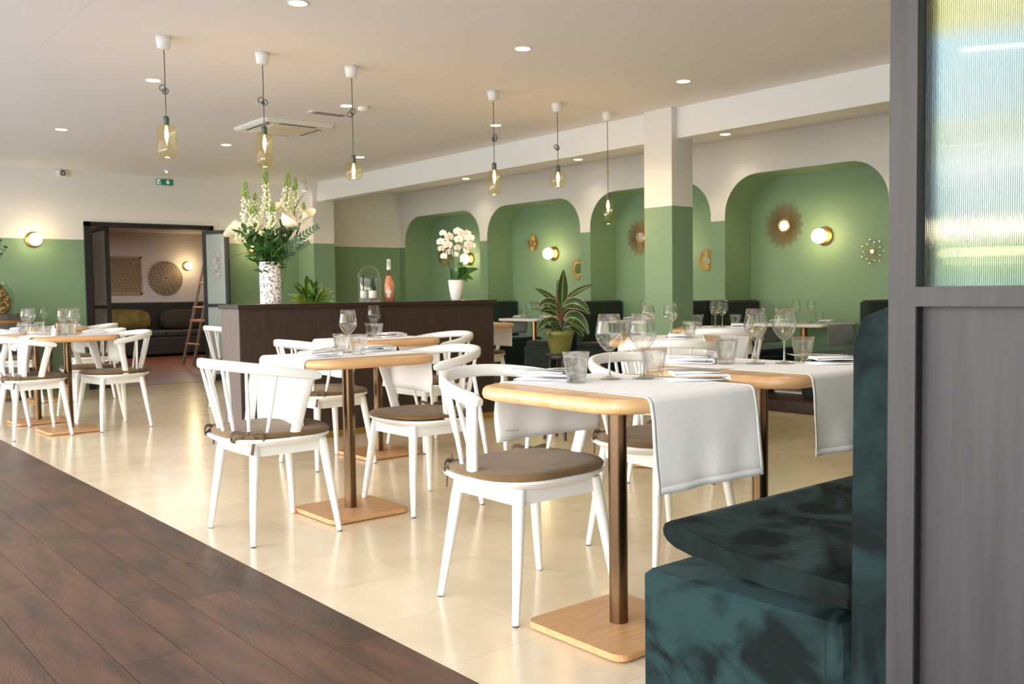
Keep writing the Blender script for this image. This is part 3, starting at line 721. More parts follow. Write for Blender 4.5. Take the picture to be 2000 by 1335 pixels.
# ================================================================== NAPKINS AND CUTLERY
def napkin(x, y, rz, label, z=ZT, L=.20, Wd=.10, m=None):
    prof = []; t = .0022
    def arc(cx, cz, r, a0, a1, n=5): return [(cx+r*math.cos(a0+(a1-a0)*k/n), cz+r*math.sin(a0+(a1-a0)*k/n)) for k in range(n+1)]
    h = L/2
    prof += [(-h+.01, .002), (0, .003), (h-.012, .002)]+arc(h-.012, .0085, .0065, -pi/2, pi/2)+[(0, .0165), (-h+.03, .015)]
    prof += arc(-h+.026, .018, .003, -pi/2, -1.5*pi)[1:]+[(0, .0225), (h-.03, .021)]
    R = []; nw = 7
    for j in range(nw+1):
        v = -Wd/2+Wd*j/nw; R.append([(px+.0015*math.sin(6*v*20), v, pz*1.25*(1-.12*abs(v)/Wd)+.0008*math.sin(j*1.7+px*30)) for px, pz in prof])
    n = len(prof); b = MB(); b.add([p for r_ in R for p in r_], [(j*n+i, j*n+i+1, (j+1)*n+i+1, (j+1)*n+i) for j in range(nw) for i in range(n-1)], True)
    o = b.build('napkin', m or M_linen2); md = o.modifiers.new('thick', 'SOLIDIFY'); md.thickness = .0042; md.offset = 0
    o.location = (x, y, z); o.rotation_euler = (0, 0, math.radians(rz)); return tag(o, label, 'napkin', 'folded white napkins')
def fork(x, y, rz, label, z=ZT+.0325, tilt=0):
    o = empty('fork', (x, y, z)); o.rotation_euler = (0, math.radians(-tilt), math.radians(rz))
    MB().tube([(-.10, 0, .0), (-.06, 0, .001), (0, 0, .0025), (.035, 0, .001), (.05, 0, -.001)], [(.0075, .0012), (.006, .0013), (.003, .0016), (.003, .0016), (.009, .001)], 8, sq=(0, 0, 1)).build('handle', M_steel, o)
    for k in range(4): MB().tube([(.048, -.0085+.0057*k, -.001), (.07, -.0088+.0059*k, -.0015), (.095, -.0088+.0059*k, .004)], [.0014, .0012, .0008], 6).build('tine', M_steel, o)
    return tag(o, label, 'fork', 'steel forks on the napkins')
def knife(x, y, rz, label, z=ZT+.0325):
    o = empty('knife', (x, y, z), math.radians(rz))
    MB().tube([(-.10, 0, 0), (-.06, 0, .001), (0, 0, .001)], [(.0065, .0022), (.0055, .0024), (.0045, .002)], 8, sq=(0, 0, 1)).build('handle', M_steel, o)
    MB().tube([(0, 0, .001), (.03, .001, .001), (.08, .002, .001), (.108, -.003, .001)], [(.0045, .0012), (.008, .0008), (.009, .0006), (.001, .0005)], 6, sq=(0, 0, 1)).build('blade', M_steel, o)
    return tag(o, label, 'knife', 'steel knives on the napkins')
napkin(1.975, 2.225, -62, 'folded napkin with fork at the chair end of the nearest table')
fork(1.985, 2.21, -66, 'fork with raised tines on the napkin at the chair end of the nearest table', tilt=6)
knife(1.955, 2.225, -66, 'knife beside the raised fork on the nearest table')
napkin(2.27, 1.86, -38, 'rolled-edge napkin above the big runner flap of the nearest table', Wd=.085)
fork(2.235, 1.92, 128, 'fork peeking out behind the rolled-edge napkin')
knife(2.275, 1.85, -38, 'knife lying in the rolled-edge napkin')
napkin(2.80, 2.32, -60, 'folded napkin left on the second bench-side table')
fork(2.81, 2.31, -62, 'fork on the left napkin of the second bench-side table', tilt=6)
napkin(3.10, 1.90, -40, 'folded napkin touching the velvet bench back')
fork(3.06, 1.955, 128, 'fork beside the napkin that touches the velvet bench back')
napkin(2.03, 3.83, 8, 'folded napkin over the falling runner before the counter'); fork(2.05, 3.82, 20, 'fork on the napkin over the falling runner', tilt=5)
napkin(2.42, 3.99, 5, 'folded napkin behind the tumblers before the counter')
napkin(3.32, 5.27, 8, 'folded napkin on the table against the counter')
napkin(1.82, 7.93, 5, 'left napkin on the front left-hand table'); napkin(2.17, 7.78, 0, 'right napkin on the front left-hand table')
napkin(1.78, 8.68, 0, 'left napkin on the middle left-hand table'); napkin(2.07, 8.62, 0, 'right napkin on the middle left-hand table')
napkin(2.26, 10.42, 0, 'left napkin on the rearmost left-hand table'); napkin(2.66, 10.42, 0, 'right napkin on the rearmost left-hand table')
napkin(4.20, 3.58, 40, 'napkin on the table between bench tables and column'); fork(4.21, 3.58, 30, 'fork on the napkin between bench tables and column')
napkin(5.68, 4.26, 34, 'napkin on the table by the column foot', L=.16)
napkin(3.86, 8.33, 0, 'napkin on the table behind the left end of the counter')

# ================================================================== COUNTER
ct = empty('divider_counter'); tag(ct, 'dark stained oak divider counter carrying the flowers', 'counter')
CX0, CX1, CY0, CY1, CZ = 2.625, 4.825, 6.065, 6.36, .977
b = MB(); b.box(CX0, 3.742, CY0, CY1, .05, CZ-.03); b.box(3.748, CX1, CY0+.012, CY1, .05, CZ-.03); b.build('carcass', M_counter, ct)
MB().box(CX0-.006, CX0, CY0, CY1, .05, CZ-.03).build('end_panel', mat('painted_lit_oak', (104, 92, 90), .45, col2=(84, 72, 70), nscale=7, stretch=(9, 9, .8)), ct)  # lighter copy of the counter oak, window light on this end painted in
MB().box(3.742, 3.75, CY0-.004, CY0+.02, .05, CZ-.03).build('batten', M_counter, ct)
MB().box(CX0-.02, CX1+.02, CY0-.02, CY1+.02, CZ-.03, CZ, .002).build('countertop', M_countertop, ct)
MB().box(CX0+.01, CX1-.01, CY0+.01, CY1-.01, 0, .05).build('plinth', M_gold, ct)

# vase with bouquet
VX, VY = 2.925, 6.21
v = empty('vase', (VX, VY, CZ)); MB().lathe([(.0005, 0), (.074, 0), (.0755, .004), (.0755, .285), (.078, .295), (.0735, .295), (.071, .288), (.071, .02), (.0005, .015)], 36).build('vase_body', M_vase, v); tag(v, 'tall white cylinder vase with small botanical pattern on the counter', 'vase')
right2 = Vector((cr.x, cr.y, 0)).normalized(); fw2 = Vector((cf.x, cf.y, 0)).normalized()
def bz(p0, p1, p2, n=8):
    p0, p1, p2 = Vector(p0), Vector(p1), Vector(p2); return [p0*(1-t)**2+p1*2*t*(1-t)+p2*t*t for t in [k/n for k in range(n+1)]]
def vp(px, py, dep=0):     # a point of the bouquet: image offset in metres at the vase, dep along the view
    return Vector((VX, VY, CZ))+right2*px+Vector((0, 0, py))+fw2*dep
def pxm(x, y, dep=0): return vp((x-529)/276., (586-y)/276., dep)
def spike(x0, y0, tx, ty, length_px, dep, label, wide=.03):
    r = empty('snapdragon_stem', (0, 0, 0)); base = vp((x0-529)/276.*.3, .05, dep*.2); top = pxm(tx, ty, dep); low = pxm(x0, y0, dep)
    P = [base, vp((x0-529)/276.*.5, .30, dep*.4), low, low.lerp(top, .5)+right2*.006, top]
    MB().tube(P, [.004, .004, .0035, .003, .0015], 6).build('stem', M_stem, r)
    fb = MB(); bb = MB(); n = int(length_px*.75)
    for k in range(n):
        t = k/n; c = low.lerp(top, t); a = k*2.4+random.random(); w = wide*(1-.78*t)+.004
        q = c+right2*math.cos(a)*w+fw2*math.sin(a)*w+Vector((0, 0, random.uniform(-.004, .004)))
        s = (.0175*(1-.72*t))*random.uniform(.8, 1.15)
        if t < .62:
            for e in range(3):
                q2 = q+Vector((random.uniform(-1, 1), random.uniform(-1, 1), random.uniform(-1, 1)))*s*.6
                fb.ball(q2, s*.62, 6, 4, (1, 1, .8))
        else: bb.ball(q, s*.95, 6, 4, (1, 1, 1.3))
    fb.build('florets', M_floret, r)['kind'] = 'stuff'; bb.build('buds', M_bud, r)['kind'] = 'stuff'
    lb = MB()
    for k in range(6):
        c = P[1].lerp(low, random.random()); a = random.random()*6.3; d = (right2*math.cos(a)+fw2*math.sin(a))*.05+Vector((0, 0, .03)); leafgeo(lb, c, c+d, .008)
    lb.build('stem_leaves', M_fleaf, r)['kind'] = 'stuff'
    return tag(r, label, 'flower', 'snapdragon stems in the bouquet')
UPF = (Vector((0, 0, 1))-fw2*1.1).normalized()
def leafgeo(b, p0, p1, w, sag=0, n=7, up=Vector((0, 0, 1)), fold=.15, twist=0, tip=.9, uv=True):
    p0, p1 = Vector(p0), Vector(p1); d = p1-p0; L = d.length; mid = (p0+p1)/2+Vector((0, 0, sag)); P = bz(p0, mid+Vector((0, 0, sag)), p1, n)
    base = len(b.v); fs = []; vs = []
    for i, p in enumerate(P):
        t = i/n; tg = (P[min(i+1, n)]-P[max(i-1, 0)]).normalized(); s = tg.cross(up)
        if s.length < .05: s = tg.cross(Vector((1, .3, 0)))
        s.normalize(); nn = s.cross(tg)
        if twist: s, nn = s*math.cos(twist)+nn*math.sin(twist), nn*math.cos(twist)-s*math.sin(twist)
        ww = w*math.sin(pi*min(1, (t*.96+.02)**tip))**.8
        for k, vv in enumerate((-1, -.5, 0, .5, 1)):
            vs.append(p+s*ww*vv+nn*ww*fold*(abs(vv))); b.uv[base+len(vs)-1] = (t, .5+vv/2)
    for i in range(n):
        for k in range(4): fs.append((i*5+k, i*5+k+1, (i+1)*5+k+1, (i+1)*5+k))
    b.add(vs, fs, True); return b
spike(488, 440, 481, 343, 100, .02, 'tall snapdragon at the left of the bouquet', .04)
spike(527, 420, 526, 312, 105, -.02, 'tallest central snapdragon reaching up to the pendant lamp', .028)
spike(558, 410, 567, 326, 90, .04, 'snapdragon right of the tallest one in the bouquet', .036)
spike(575, 405, 578, 338, 70, .08, 'thin snapdragon at the right edge of the flower spikes', .022)
spike(508, 450, 502, 390, 90, -.07, 'short full snapdragon low in the bouquet front', .044)
spike(540, 440, 543, 392, 55, -.08, 'small snapdragon right of the short full one', .03)
spike(497, 405, 497, 368, 40, .08, 'small green-tipped snapdragon behind the left spikes', .014)
spike(590, 420, 594, 388, 38, .06, 'tiny snapdragon behind the right calla lily', .014)
spike(478, 462, 470, 425, 50, -.04, 'low drooping white snapdragon at the far left', .03)
def calla(base, mouth, d, s, label):
    r = empty('calla_lily'); base = Vector(base); mouth = Vector(mouth); d = Vector(d).normalized(); x = d.orthogonal().normalized(); y = d.cross(x)
    MB().tube(bz(base, (base+mouth)/2+Vector((0, 0, .06)), mouth-d*s*1.0, 8), .004, 6).build('stem', M_stem, r)
    R = []
    for k in range(9):
        t = k/8; rad = s*(.06+.42*t**1.3); ring = []
        for i in range(16):
            a = 2*pi*i/16; tipf = (1+math.cos(a))/2; ring.append(mouth+d*(s*(t-1)+s*.75*t*t*tipf**3)+x*math.cos(a)*rad*(1+.5*t*t*tipf)+y*math.sin(a)*rad)
        R.append(ring)
    b = MB().rings(R, True, cap=False); b.build('petal', M_calla, r); MB().tube([mouth-d*s*.9, mouth-d*s*.15], [.005, .004], 8).build('spadix', M_yellow, r)
    return tag(r, label, 'flower', 'calla lilies in the bouquet')
calla(vp(-.01, .27), pxm(468, 437, -.03), -right2*1+Vector((0, 0, -.1)), .11, 'cream calla lily stretching out left of the bouquet')
calla(vp(.02, .27), pxm(574, 425, -.08), right2*.75+Vector((0, 0, .45))-fw2*.5, .15, 'large white calla lily at the right of the bouquet')
calla(vp(.03, .27), pxm(603, 412, .02), right2*.6+Vector((0, 0, .7)), .08, 'yellowish calla lily above the large white one')
calla(vp(.0, .27), pxm(540, 400, .03), right2*.1+Vector((0, 0, 1)), .07, 'closed pale calla lily in the bouquet centre')
# greenery: palm fronds, ruscus leaves, burgundy leaves
def frond(P, label, n=14, ll=.07):
    r = empty('palm_frond'); P = bz(*P, 16); MB().tube(P, [.003]*8+[.0015]*9, 6).build('rachis', M_stem, r)
    for k in range(n):
        i = 4+int(k*12/n); p = P[i]; t = (P[min(i+1, 16)]-P[i-1]).normalized()
        for sg in (1, -1):
            side = t.cross(fw2).normalized()*sg; l_ = ll*(1-.6*k/n)
            leafgeo(MB_ := MB(), p, p+t*l_*.8+side*l_*.7, .0085, n=4, up=-fw2); MB_.build('leaflet', M_fleaf, r)
    return tag(r, label, 'palm frond', 'palm fronds in the bouquet')
frond((vp(.02, .26), vp(.16, .44, -.03), pxm(630, 436, -.05)), 'upper palm frond sweeping out right of the bouquet')
frond((vp(.03, .26), vp(.14, .36, .02), pxm(612, 462, .03)), 'lower palm frond at the right of the bouquet', 10, .05)
lb = MB()
for k in range(330):
    a = random.uniform(-1, 1); h = random.uniform(.2, .52); c = vp(a*.06*(h/.25)**1.55, h, random.uniform(-.07, .07)*(h/.25)); dd = (right2*random.uniform(-1, 1)+fw2*random.uniform(-1, 1)+Vector((0, 0, random.uniform(-.1, .9)))).normalized()
    leafgeo(lb, c, c+dd*random.uniform(.05, .1), random.uniform(.010, .020), n=4, tip=1, up=UPF)
for k in range(26):
    a = random.uniform(-1, 1); lb.tube([vp(a*.02, .02), vp(a*.05, .29, random.uniform(-.04, .04)), vp(a*.15, .5, random.uniform(-.08, .08))], .0028, 5)
o = lb.build('bouquet_foliage', M_fleaf); tag(o, 'dense dark green foliage filling the bouquet above the vase', 'foliage', kind='stuff')
for k, (x, y) in enumerate(((448, 500), (470, 515), (545, 492))):
    lb = MB(); leafgeo(lb, vp(-.05 if k < 2 else .05, .34), pxm(x, y, -.05) if k < 2 else pxm(553, 512, -.05), .018, sag=.03); o = lb.build('drooping_leaf', M_burg if k < 2 else M_fleaf)
    tag(o, ('upper burgundy leaf drooping left under the bouquet', 'lower burgundy leaf drooping left under the bouquet', 'small green leaf curling over the vase rim')[k], 'leaf')
for k, (x, y, x2, y2) in enumerate(((480, 470, 458, 422), (575, 420, 600, 375))):
    lb = MB(); leafgeo(lb, pxm(x, y), pxm(x2, y2), .012, sag=.03); tag(lb.build('long_leaf', M_fleaf), ('long green leaf arching at the upper left of the bouquet', 'thin dark blade pointing up right of the bouquet')[k], 'leaf')

# glass cloche with two bottles, rose bottle
cl = empty('glass_cloche', (3.73, 6.21, CZ))
prof = [(.088, 0), (.089, .17), (.086, .20), (.075, .232), (.055, .258), (.03, .272), (.0005, .277)]
MB().lathe(prof+[(r_*.965, z-.003) for r_, z in prof[::-1] if r_ > .01]+[(.085, 0)], 36).build('dome', M_glass, cl)
tag(cl, 'glass bell cloche standing over two bottles on the counter', 'cloche')
def bottle(x, y, z, h, r, mg, name, label, cap=M_black, lab=M_label, slim=False):
    o = empty(name, (x, y, z))
    if slim: pr = [(.0005, 0), (r*.86, 0), (r*.92, .01), (r, h*.25), (r, h*.36), (r*.8, h*.5), (r*.5, h*.64), (r*.34, h*.74), (r*.32, h)]
    else: pr = [(.0005, 0), (r*.95, 0), (r, .006), (r, h*.55), (r*.8, h*.64), (r*.4, h*.75), (r*.36, h*.97), (.0005, h*.975)]
    MB().lathe(pr, 24).build('bottle_body', mg, o)
    MB().lathe([(r*.385, h*.76), (r*.38, h), (.0005, h+.001)], 18).build('capsule', cap, o)
    if lab:
        n = 12; vs = [(1.02*r*math.cos(a), 1.02*r*math.sin(a), zz) for zz in ((h*.14, h*.42) if not slim else (h*.16, h*.34)) for a in [math.radians(-195+i*150/n) for i in range(n+1)]]
        MB().add(vs, [(i, i+1, n+1+i+1, n+1+i) for i in range(n)], True).build('bottle_label', lab, o)
    return o
tag(bottle(3.745, 6.19, CZ, .205, .03, M_darkgl, 'small_wine_bottle', '', M_dgrey), 'small dark wine bottle with white label inside the cloche', 'bottle')
tag(bottle(3.69, 6.235, CZ, .205, .024, M_darkgl, 'small_wine_bottle', '', M_black), 'slim dark bottle behind the labelled one inside the cloche', 'bottle')
rb_ = bottle(3.905, 6.21, CZ, .325, .041, M_rose, 'rose_bottle', '', M_silver, None, True)
MB().lathe([(.0005, .004), (.034, .004), (.037, .08), (.037, .115), (.029, .16), (.018, .20), (.0005, .2)], 20).build('rose_wine', mat('rose_wine', (252, 190, 156), .1, trans=.35), rb_)
n = 10; b = MB()
for k in range(2):
    z0, rr = (.075, .022) if k == 0 else (.045, .014)
    vs = []
    for i in range(n): a = 2*pi*i/n; th = math.radians(-130)+rr*math.cos(a)/.0415; vs.append((.0415*math.cos(th), .0415*math.sin(th), z0+rr*math.sin(a)*.9))
    b.add(vs, [tuple(range(n))])
b.build('bottle_label', M_label, rb_); tag(rb_, 'rosé wine bottle with silver neck and white emblem on the counter', 'bottle')

# orchid
OX, OY = 4.545, 6.21
op = empty('orchid_pot', (OX, OY, CZ)); MB().lathe([(.0005, 0), (.038, 0), (.041, .006), (.055, .08), (.0635, .165), (.0605, .165), (.052, .08), (.045, .15), (.0005, .15)], 32).build('pot_body', M_wpot, op); tag(op, 'tapered white ceramic orchid pot on the counter', 'pot')
orc = empty('orchid'); tag(orc, 'white phalaenopsis orchid with arching sprays in the white pot', 'orchid')
def oq(x, y, dep=0): return Vector((OX, OY, CZ))+right2*((x-892)/239.)+Vector((0, 0, (583-y)/239.))+fw2*dep
for A, B_, C_ in (((882, 545), (890, 440), (868, 480)), ((889, 545), (884, 455), (898, 455)), ((895, 545), (905, 440), (918, 500)), ((884, 545), (878, 500), (872, 465)), ((897, 545), (904, 450), (906, 500))):
    MB().tube(bz(oq(*A), oq(*B_, .02), oq(*C_)), .0028, 6).build('stem', M_dstem, orc)
def flower(c, s, parent):
    f = MB(); nrm = (-fw2+right2*random.uniform(-.5, .5)+Vector((0, 0, random.uniform(-.3, .2)))).normalized(); x = nrm.cross(Vector((0, 0, 1))).normalized(); y = x.cross(nrm)
    for k, (a, l_, w) in enumerate(((90, 1, .38), (210, .95, .36), (330, .95, .36), (15, 1.05, .62), (165, 1.05, .62))):
        an = math.radians(a); d = x*math.cos(an)+y*math.sin(an); sd = nrm.cross(d); vs = [c]
        for q in range(9): t = pi*q/8; vs.append(c+d*s*l_*(.5-.5*math.cos(t))*1.0+sd*0+nrm*.004*math.sin(t)+sd*(s*w*math.sin(t)))
        vs2 = [c+d*s*l_*(.5-.5*math.cos(pi*q/8))-sd*s*w*math.sin(pi*q/8)+nrm*.004*math.sin(pi*q/8) for q in range(9)]
        f.add(vs[1:]+vs2, [(i, i+1, 9+i+1, 9+i) for i in range(8)], True)
    fo = f.build('flower', M_petal, parent); MB().ball(c+nrm*.005, s*.16, 6, 4).build('flower_lip', M_yellow, fo)
for x, y, s in ((868, 452, 7), (880, 459, 9), (863, 469, 8), (878, 476, 9), (865, 483, 7), (881, 489, 8), (869, 497, 7), (897, 449, 8), (904, 453, 8), (899, 465, 8.5), (915, 454, 8), (909, 461, 8), (922, 463, 8), (918, 475, 8.5), (896, 481, 7), (892, 494, 6), (912, 482, 7), (925, 477, 7), (874, 467, 6), (914, 489, 5)):
    flower(oq(x, y, random.uniform(-.03, .03)), s/239*1.05, orc)
for x, y in ((876, 503), (872, 510), (878, 500), (881, 506), (869, 507), (896, 510), (903, 505), (905, 512)): MB().ball(oq(x, y, -.02), .007, 6, 4, (1, 1, 1.3)).build('bud', M_bud, orc)
for A, B_, w in (((892, 542), (937, 523), .04), ((892, 542), (926, 543), .035), ((890, 542), (908, 508), .035), ((888, 543), (884, 522), .02), ((893, 542), (914, 520), .035), ((894, 544), (918, 549), .012), ((890, 543), (900, 520), .03)):
    lb = MB(); leafgeo(lb, oq(*A), oq(*B_, random.uniform(-.06, .02)), w, sag=.02, tip=.7, up=UPF); lb.build('leaf', M_gleaf, orc)

# leafy plant behind the counter on its own stand
ps = empty('plant_stand', (3.45, 6.62, 0)); b = MB()
MB().lathe([(.0005, .74), (.13, .74), (.13, .76), (.0005, .76)], 24).build('stand_top', M_black, ps)
for k in range(3):
    a = 2*pi*k/3; MB().tube([(.05*math.cos(a), .05*math.sin(a), .74), (.14*math.cos(a), .14*math.sin(a), 0)], .009, 8).build('leg', M_black, ps)
tag(ps, 'black plant stand hidden behind the counter under the leafy plant', 'plant stand')
pp = empty('leafy_potted_plant', (3.45, 6.62, .76)); MB().lathe([(.0005, 0), (.07, 0), (.09, .13), (.085, .13), (.0005, .11)], 20).build('pot', M_black, pp)
def pq(x, y, dep=0): return right2*((x-650)/253.)+Vector((0, 0, .217+(586-y)/253.))+fw2*dep
PL_ = ((608, 572, .02, 1), (618, 560, .022, 1), (622, 548, .022, 0), (633, 551, .022, 1), (648, 536, .03, 0), (655, 545, .03, 0), (668, 545, .04, 0), (677, 553, .04, 0), (688, 560, .02, 1), (695, 577, .018, 1), (683, 580, .024, 1), (640, 565, .024, 1), (630, 575, .024, 1), (620, 585, .022, 1), (645, 580, .024, 1), (658, 572, .024, 0), (670, 575, .03, 0), (690, 585, .02, 0), (637, 558, .024, 1), (663, 560, .035, 0), (625, 568, .022, 1), (652, 563, .024, 1))
for x, y, w, k in list(PL_)+[(x_+random.uniform(-9, 9), y_+random.uniform(4, 14), w_*.7, 1-(q_ % 3 == 0)) for q_, (x_, y_, w_, k0_) in enumerate(PL_*2)]:
    lb = MB(); leafgeo(lb, pq(650, 600), pq(x, y-3, random.uniform(-.1, .08)), w*.95, sag=.03, tip=1.3, up=UPF); lb.build('leaf', M_yleaf if k else M_gleaf, pp)
tag(pp, 'bushy variegated green plant rising behind the counter beside the cloche', 'potted plant')

# ================================================================== STOOL WITH BIG POTTED PLANT
SX, SY = 4.46, 4.87
st = empty('plant_stool', (SX, SY, 0)); MB().lathe([(.0005, .565), (.10, .565), (.105, .572), (.105, .592), (.098, .60), (.0005, .60)], 28).build('stool_top', M_black, st)
for k in range(4):
    a = pi/4+pi/2*k+.3; MB().tube([(.07*math.cos(a), .07*math.sin(a), .57), (.12*math.cos(a), .12*math.sin(a), 0)], .011, 8).build('leg', M_black, st)
MB().tube([(.095*math.cos(2*pi*k/24), .095*math.sin(2*pi*k/24), .3) for k in range(25)], .006, 6).build('foot_ring', M_black, st)
tag(st, 'small round black stool carrying the olive plant pot', 'stool')
pt = empty('striped_leaf_plant', (SX, SY, .60)); tag(pt, 'plant with long cream-edged striped leaves in an olive green pot on the black stool', 'potted plant')
MB().lathe([(.0005, 0), (.068, 0), (.07, .005), (.094, .128), (.101, .13), (.103, .158), (.097, .158), (.092, .135), (.0005, .135)], 32).build('pot', M_pot, pt)
MB().lathe([(.0005, .14), (.092, .138)], 24).build('soil', M_soil, pt)
def sq_(x, y, dep=0): return right2*((x-1096)/272.)+Vector((0, 0, (687-y)/272.))+fw2*dep
for dx in (-.015, 0, .012, .02): MB().tube([Vector((dx, dx*.5, .13)), Vector((dx*1.5, 0, .28)), Vector((dx*2, 0, .42))], [.006, .005, .003], 8).build('stem', mat('red_brown_stem', (120, 62, 48), .5), pt)
LV = [((1100, 600), (1104, 527), .05, -.03, 0), ((1102, 590), (1168, 556), .028, .0, .03), ((1098, 598), (1050, 562), .03, 0, .02), ((1096, 605), (1036, 590), .018, .04, .02), ((1094, 612), (1040, 601), .016, .04, .01), ((1096, 604), (1056, 598), .05, -.06, .05), ((1098, 615), (1060, 606), .045, -.03, .03), ((1103, 598), (1152, 612), .055, -.08, .06), ((1104, 606), (1150, 608), .03, .0, .04), ((1094, 640), (1052, 645), .06, -.06, .06), ((1096, 640), (1066, 630), .05, -.08, .04), ((1105, 625), (1150, 650), .06, -.06, .08), ((1104, 640), (1142, 655), .05, .0, .06), ((1098, 645), (1074, 657), .04, -.1, .03), ((1102, 648), (1116, 650), .035, -.1, .03), ((1099, 650), (1078, 628), .035, -.06, .02), ((1102, 620), (1118, 630), .04, .06, .03), ((1096, 625), (1080, 620), .04, .06, .03), ((1101, 600), (1094, 545), .035, .05, 0), ((1103, 612), (1135, 600), .04, .08, .05)]
for (a, b_, w, dep, sag) in LV:
    p1 = sq_(*b_, dep); lb = MB(); leafgeo(lb, sq_(*a, dep*.2), p1, w*.85, sag=sag*.8, n=9, tip=.8, up=(UPF if abs(b_[0]-a[0]) > 12 else -fw2), twist=.25 if b_[0] < a[0] else -.25); lb.build('leaf', M_leaf, pt)

# ================================================================== VELVET BENCH (near)
bn = empty('velvet_bench'); tag(bn, 'dark green velvet bench in the right foreground with a curling seat cushion', 'bench')
BX0, BX1, BZ = 1.53, 3.55, .412
MB().box(BX0, BX1, .904, 1.412, .03, BZ, .012).build('seat_base', M_velvet, bn)
prof = [(.70, 0.03), (.70, .93), (.715, .975), (.75, .995), (.84, .997), (.885, .98), (.903, .94), (.903, .03)]
def softprism(prof, x0, x1, c=.012, mt=M_velvet, nm='backrest', par=None):
    cx = sum(p[0] for p in prof)/len(prof); cz = sum(p[1] for p in prof)/len(prof)
    def sh(p, d): v_ = Vector((p[0]-cx, p[1]-cz)); l_ = v_.length; v_ = v_*(1-d/l_) if l_ > d else v_; return (cx+v_.x, cz+v_.y)
    R = [[(x, *sh(p, d)) for p in prof] for x, d in ((x0, c), (x0+c*.4, c*.3), (x0+c*1.4, 0), (x1-c*1.4, 0), (x1-c*.4, c*.3), (x1, c))]
    return MB().rings(R, True).build(nm, mt, par)
o = softprism(prof, BX0, BX1, .012, M_velvet3, 'backrest', bn)
bot = [(.904, .446), (.98, .446), (1.09, .4465), (1.15, .452), (1.215, .462), (1.28, .468), (1.325, .478)]; tp = [(1.345, .488), (1.356, .500), (1.358, .513), (1.352, .525), (1.338, .532), (1.32, .532), (1.27, .52), (1.21, .508), (1.15, .502), (1.02, .495), (.904, .492)]
o = softprism(bot+tp, BX0+.006, BX1-.02, .008, M_velvet2, 'seat_cushion', bn)
# wedge filling under the cushion rear, keeps it resting on the base
MB().box(BX0+.45, BX1-.3, .906, 1.05, BZ-.002, .448).build('cushion_support', M_dvelvet, bn)
MB().tube([(BX0-.0005, .955, .035), (BX0-.0005, .953, .40)], .0012, 5).build('seam', M_dvelvet, bn)

# niche benches, tables
def niche_bench(y, sgn, lb):      # sgn -1: seat towards -y
    r = empty('niche_bench', (0, 0, 0)); x0, x1 = 7.06, XN-.01
    ya, yb = sorted((y, y+sgn*.1)); MB().box(x0+.10, x1, ya, yb, PZ, .93, .02).build('backrest', M_dvelvet, r)
    ya, yb = sorted((y+sgn*.1, y+sgn*.58)); MB().box(x0, x1, ya, yb, PZ, .42, .015).build('seat_base', M_dvelvet, r)
    ya, yb = sorted((y+sgn*.1, y+sgn*.56)); MB().box(x0+.01, x1, ya, yb, .42, .48, .02).build('seat_cushion', M_dvelvet, r)
    return tag(r, lb, 'bench', 'dark green velvet benches in the niches')
niche_bench(5.70, -1, 'dark velvet niche bench behind the two touching wine glasses, left in the rightmost niche')
niche_bench(4.06, 1, 'dark velvet niche bench just left of the near bench back, right in the rightmost niche')
niche_bench(7.56, -1, 'dark velvet niche bench behind the striped-leaf plant')
niche_bench(5.91, 1, 'dark velvet niche bench hidden behind the column')
niche_bench(9.43, -1, 'dark velvet niche bench just right of the counter end')
niche_bench(7.76, 1, 'dark velvet niche bench right in the niche next to the counter')
niche_bench(11.33, -1, 'dark velvet niche bench in the leftmost niche')
nt0 = make_table(.3, .355, .05, M_marble, M_copper, M_marble, z=.722, bh=.2, z0=PZ, thick=.03); nt0.name = 'niche_table'; reg(nt0)
for k, (yc, lb) in enumerate(((4.87, 'white-topped table in the rightmost niche under the globe lamp'), (6.73, 'white-topped table in the niche behind the column'), (8.60, 'white-topped table in the niche behind the striped-leaf plant'))):
    c = nt0 if k == 0 else dup(nt0); c.location = (7.46, yc, 0); tag(c, lb, 'table', 'white niche tables')
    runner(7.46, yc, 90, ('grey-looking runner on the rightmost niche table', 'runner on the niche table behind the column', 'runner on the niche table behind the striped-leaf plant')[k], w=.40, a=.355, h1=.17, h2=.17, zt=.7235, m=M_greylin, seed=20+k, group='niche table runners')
ZN = .7265
nn_ = ('in the rightmost niche', 'in the niche behind the column', 'in the niche behind the striped-leaf plant')
for k, yc in enumerate((4.87, 6.73, 8.60)):
    wine(7.44, yc+.07, 'left wine glass '+nn_[k], ZN, 'glasses in the niches'); wine(7.50, yc-.05, 'right wine glass '+nn_[k], ZN, 'glasses in the niches')
    tumb(7.42, yc+.14, 'left tumbler '+nn_[k], ZN, 'glasses in the niches'); tumb(7.5, yc-.13, 'right tumbler '+nn_[k], ZN, 'glasses in the niches')
    napkin(7.44, yc-.25, 90, 'right napkin '+nn_[k], ZN, L=.15); napkin(7.44, yc+.25, 90, 'left napkin '+nn_[k], ZN, L=.15)

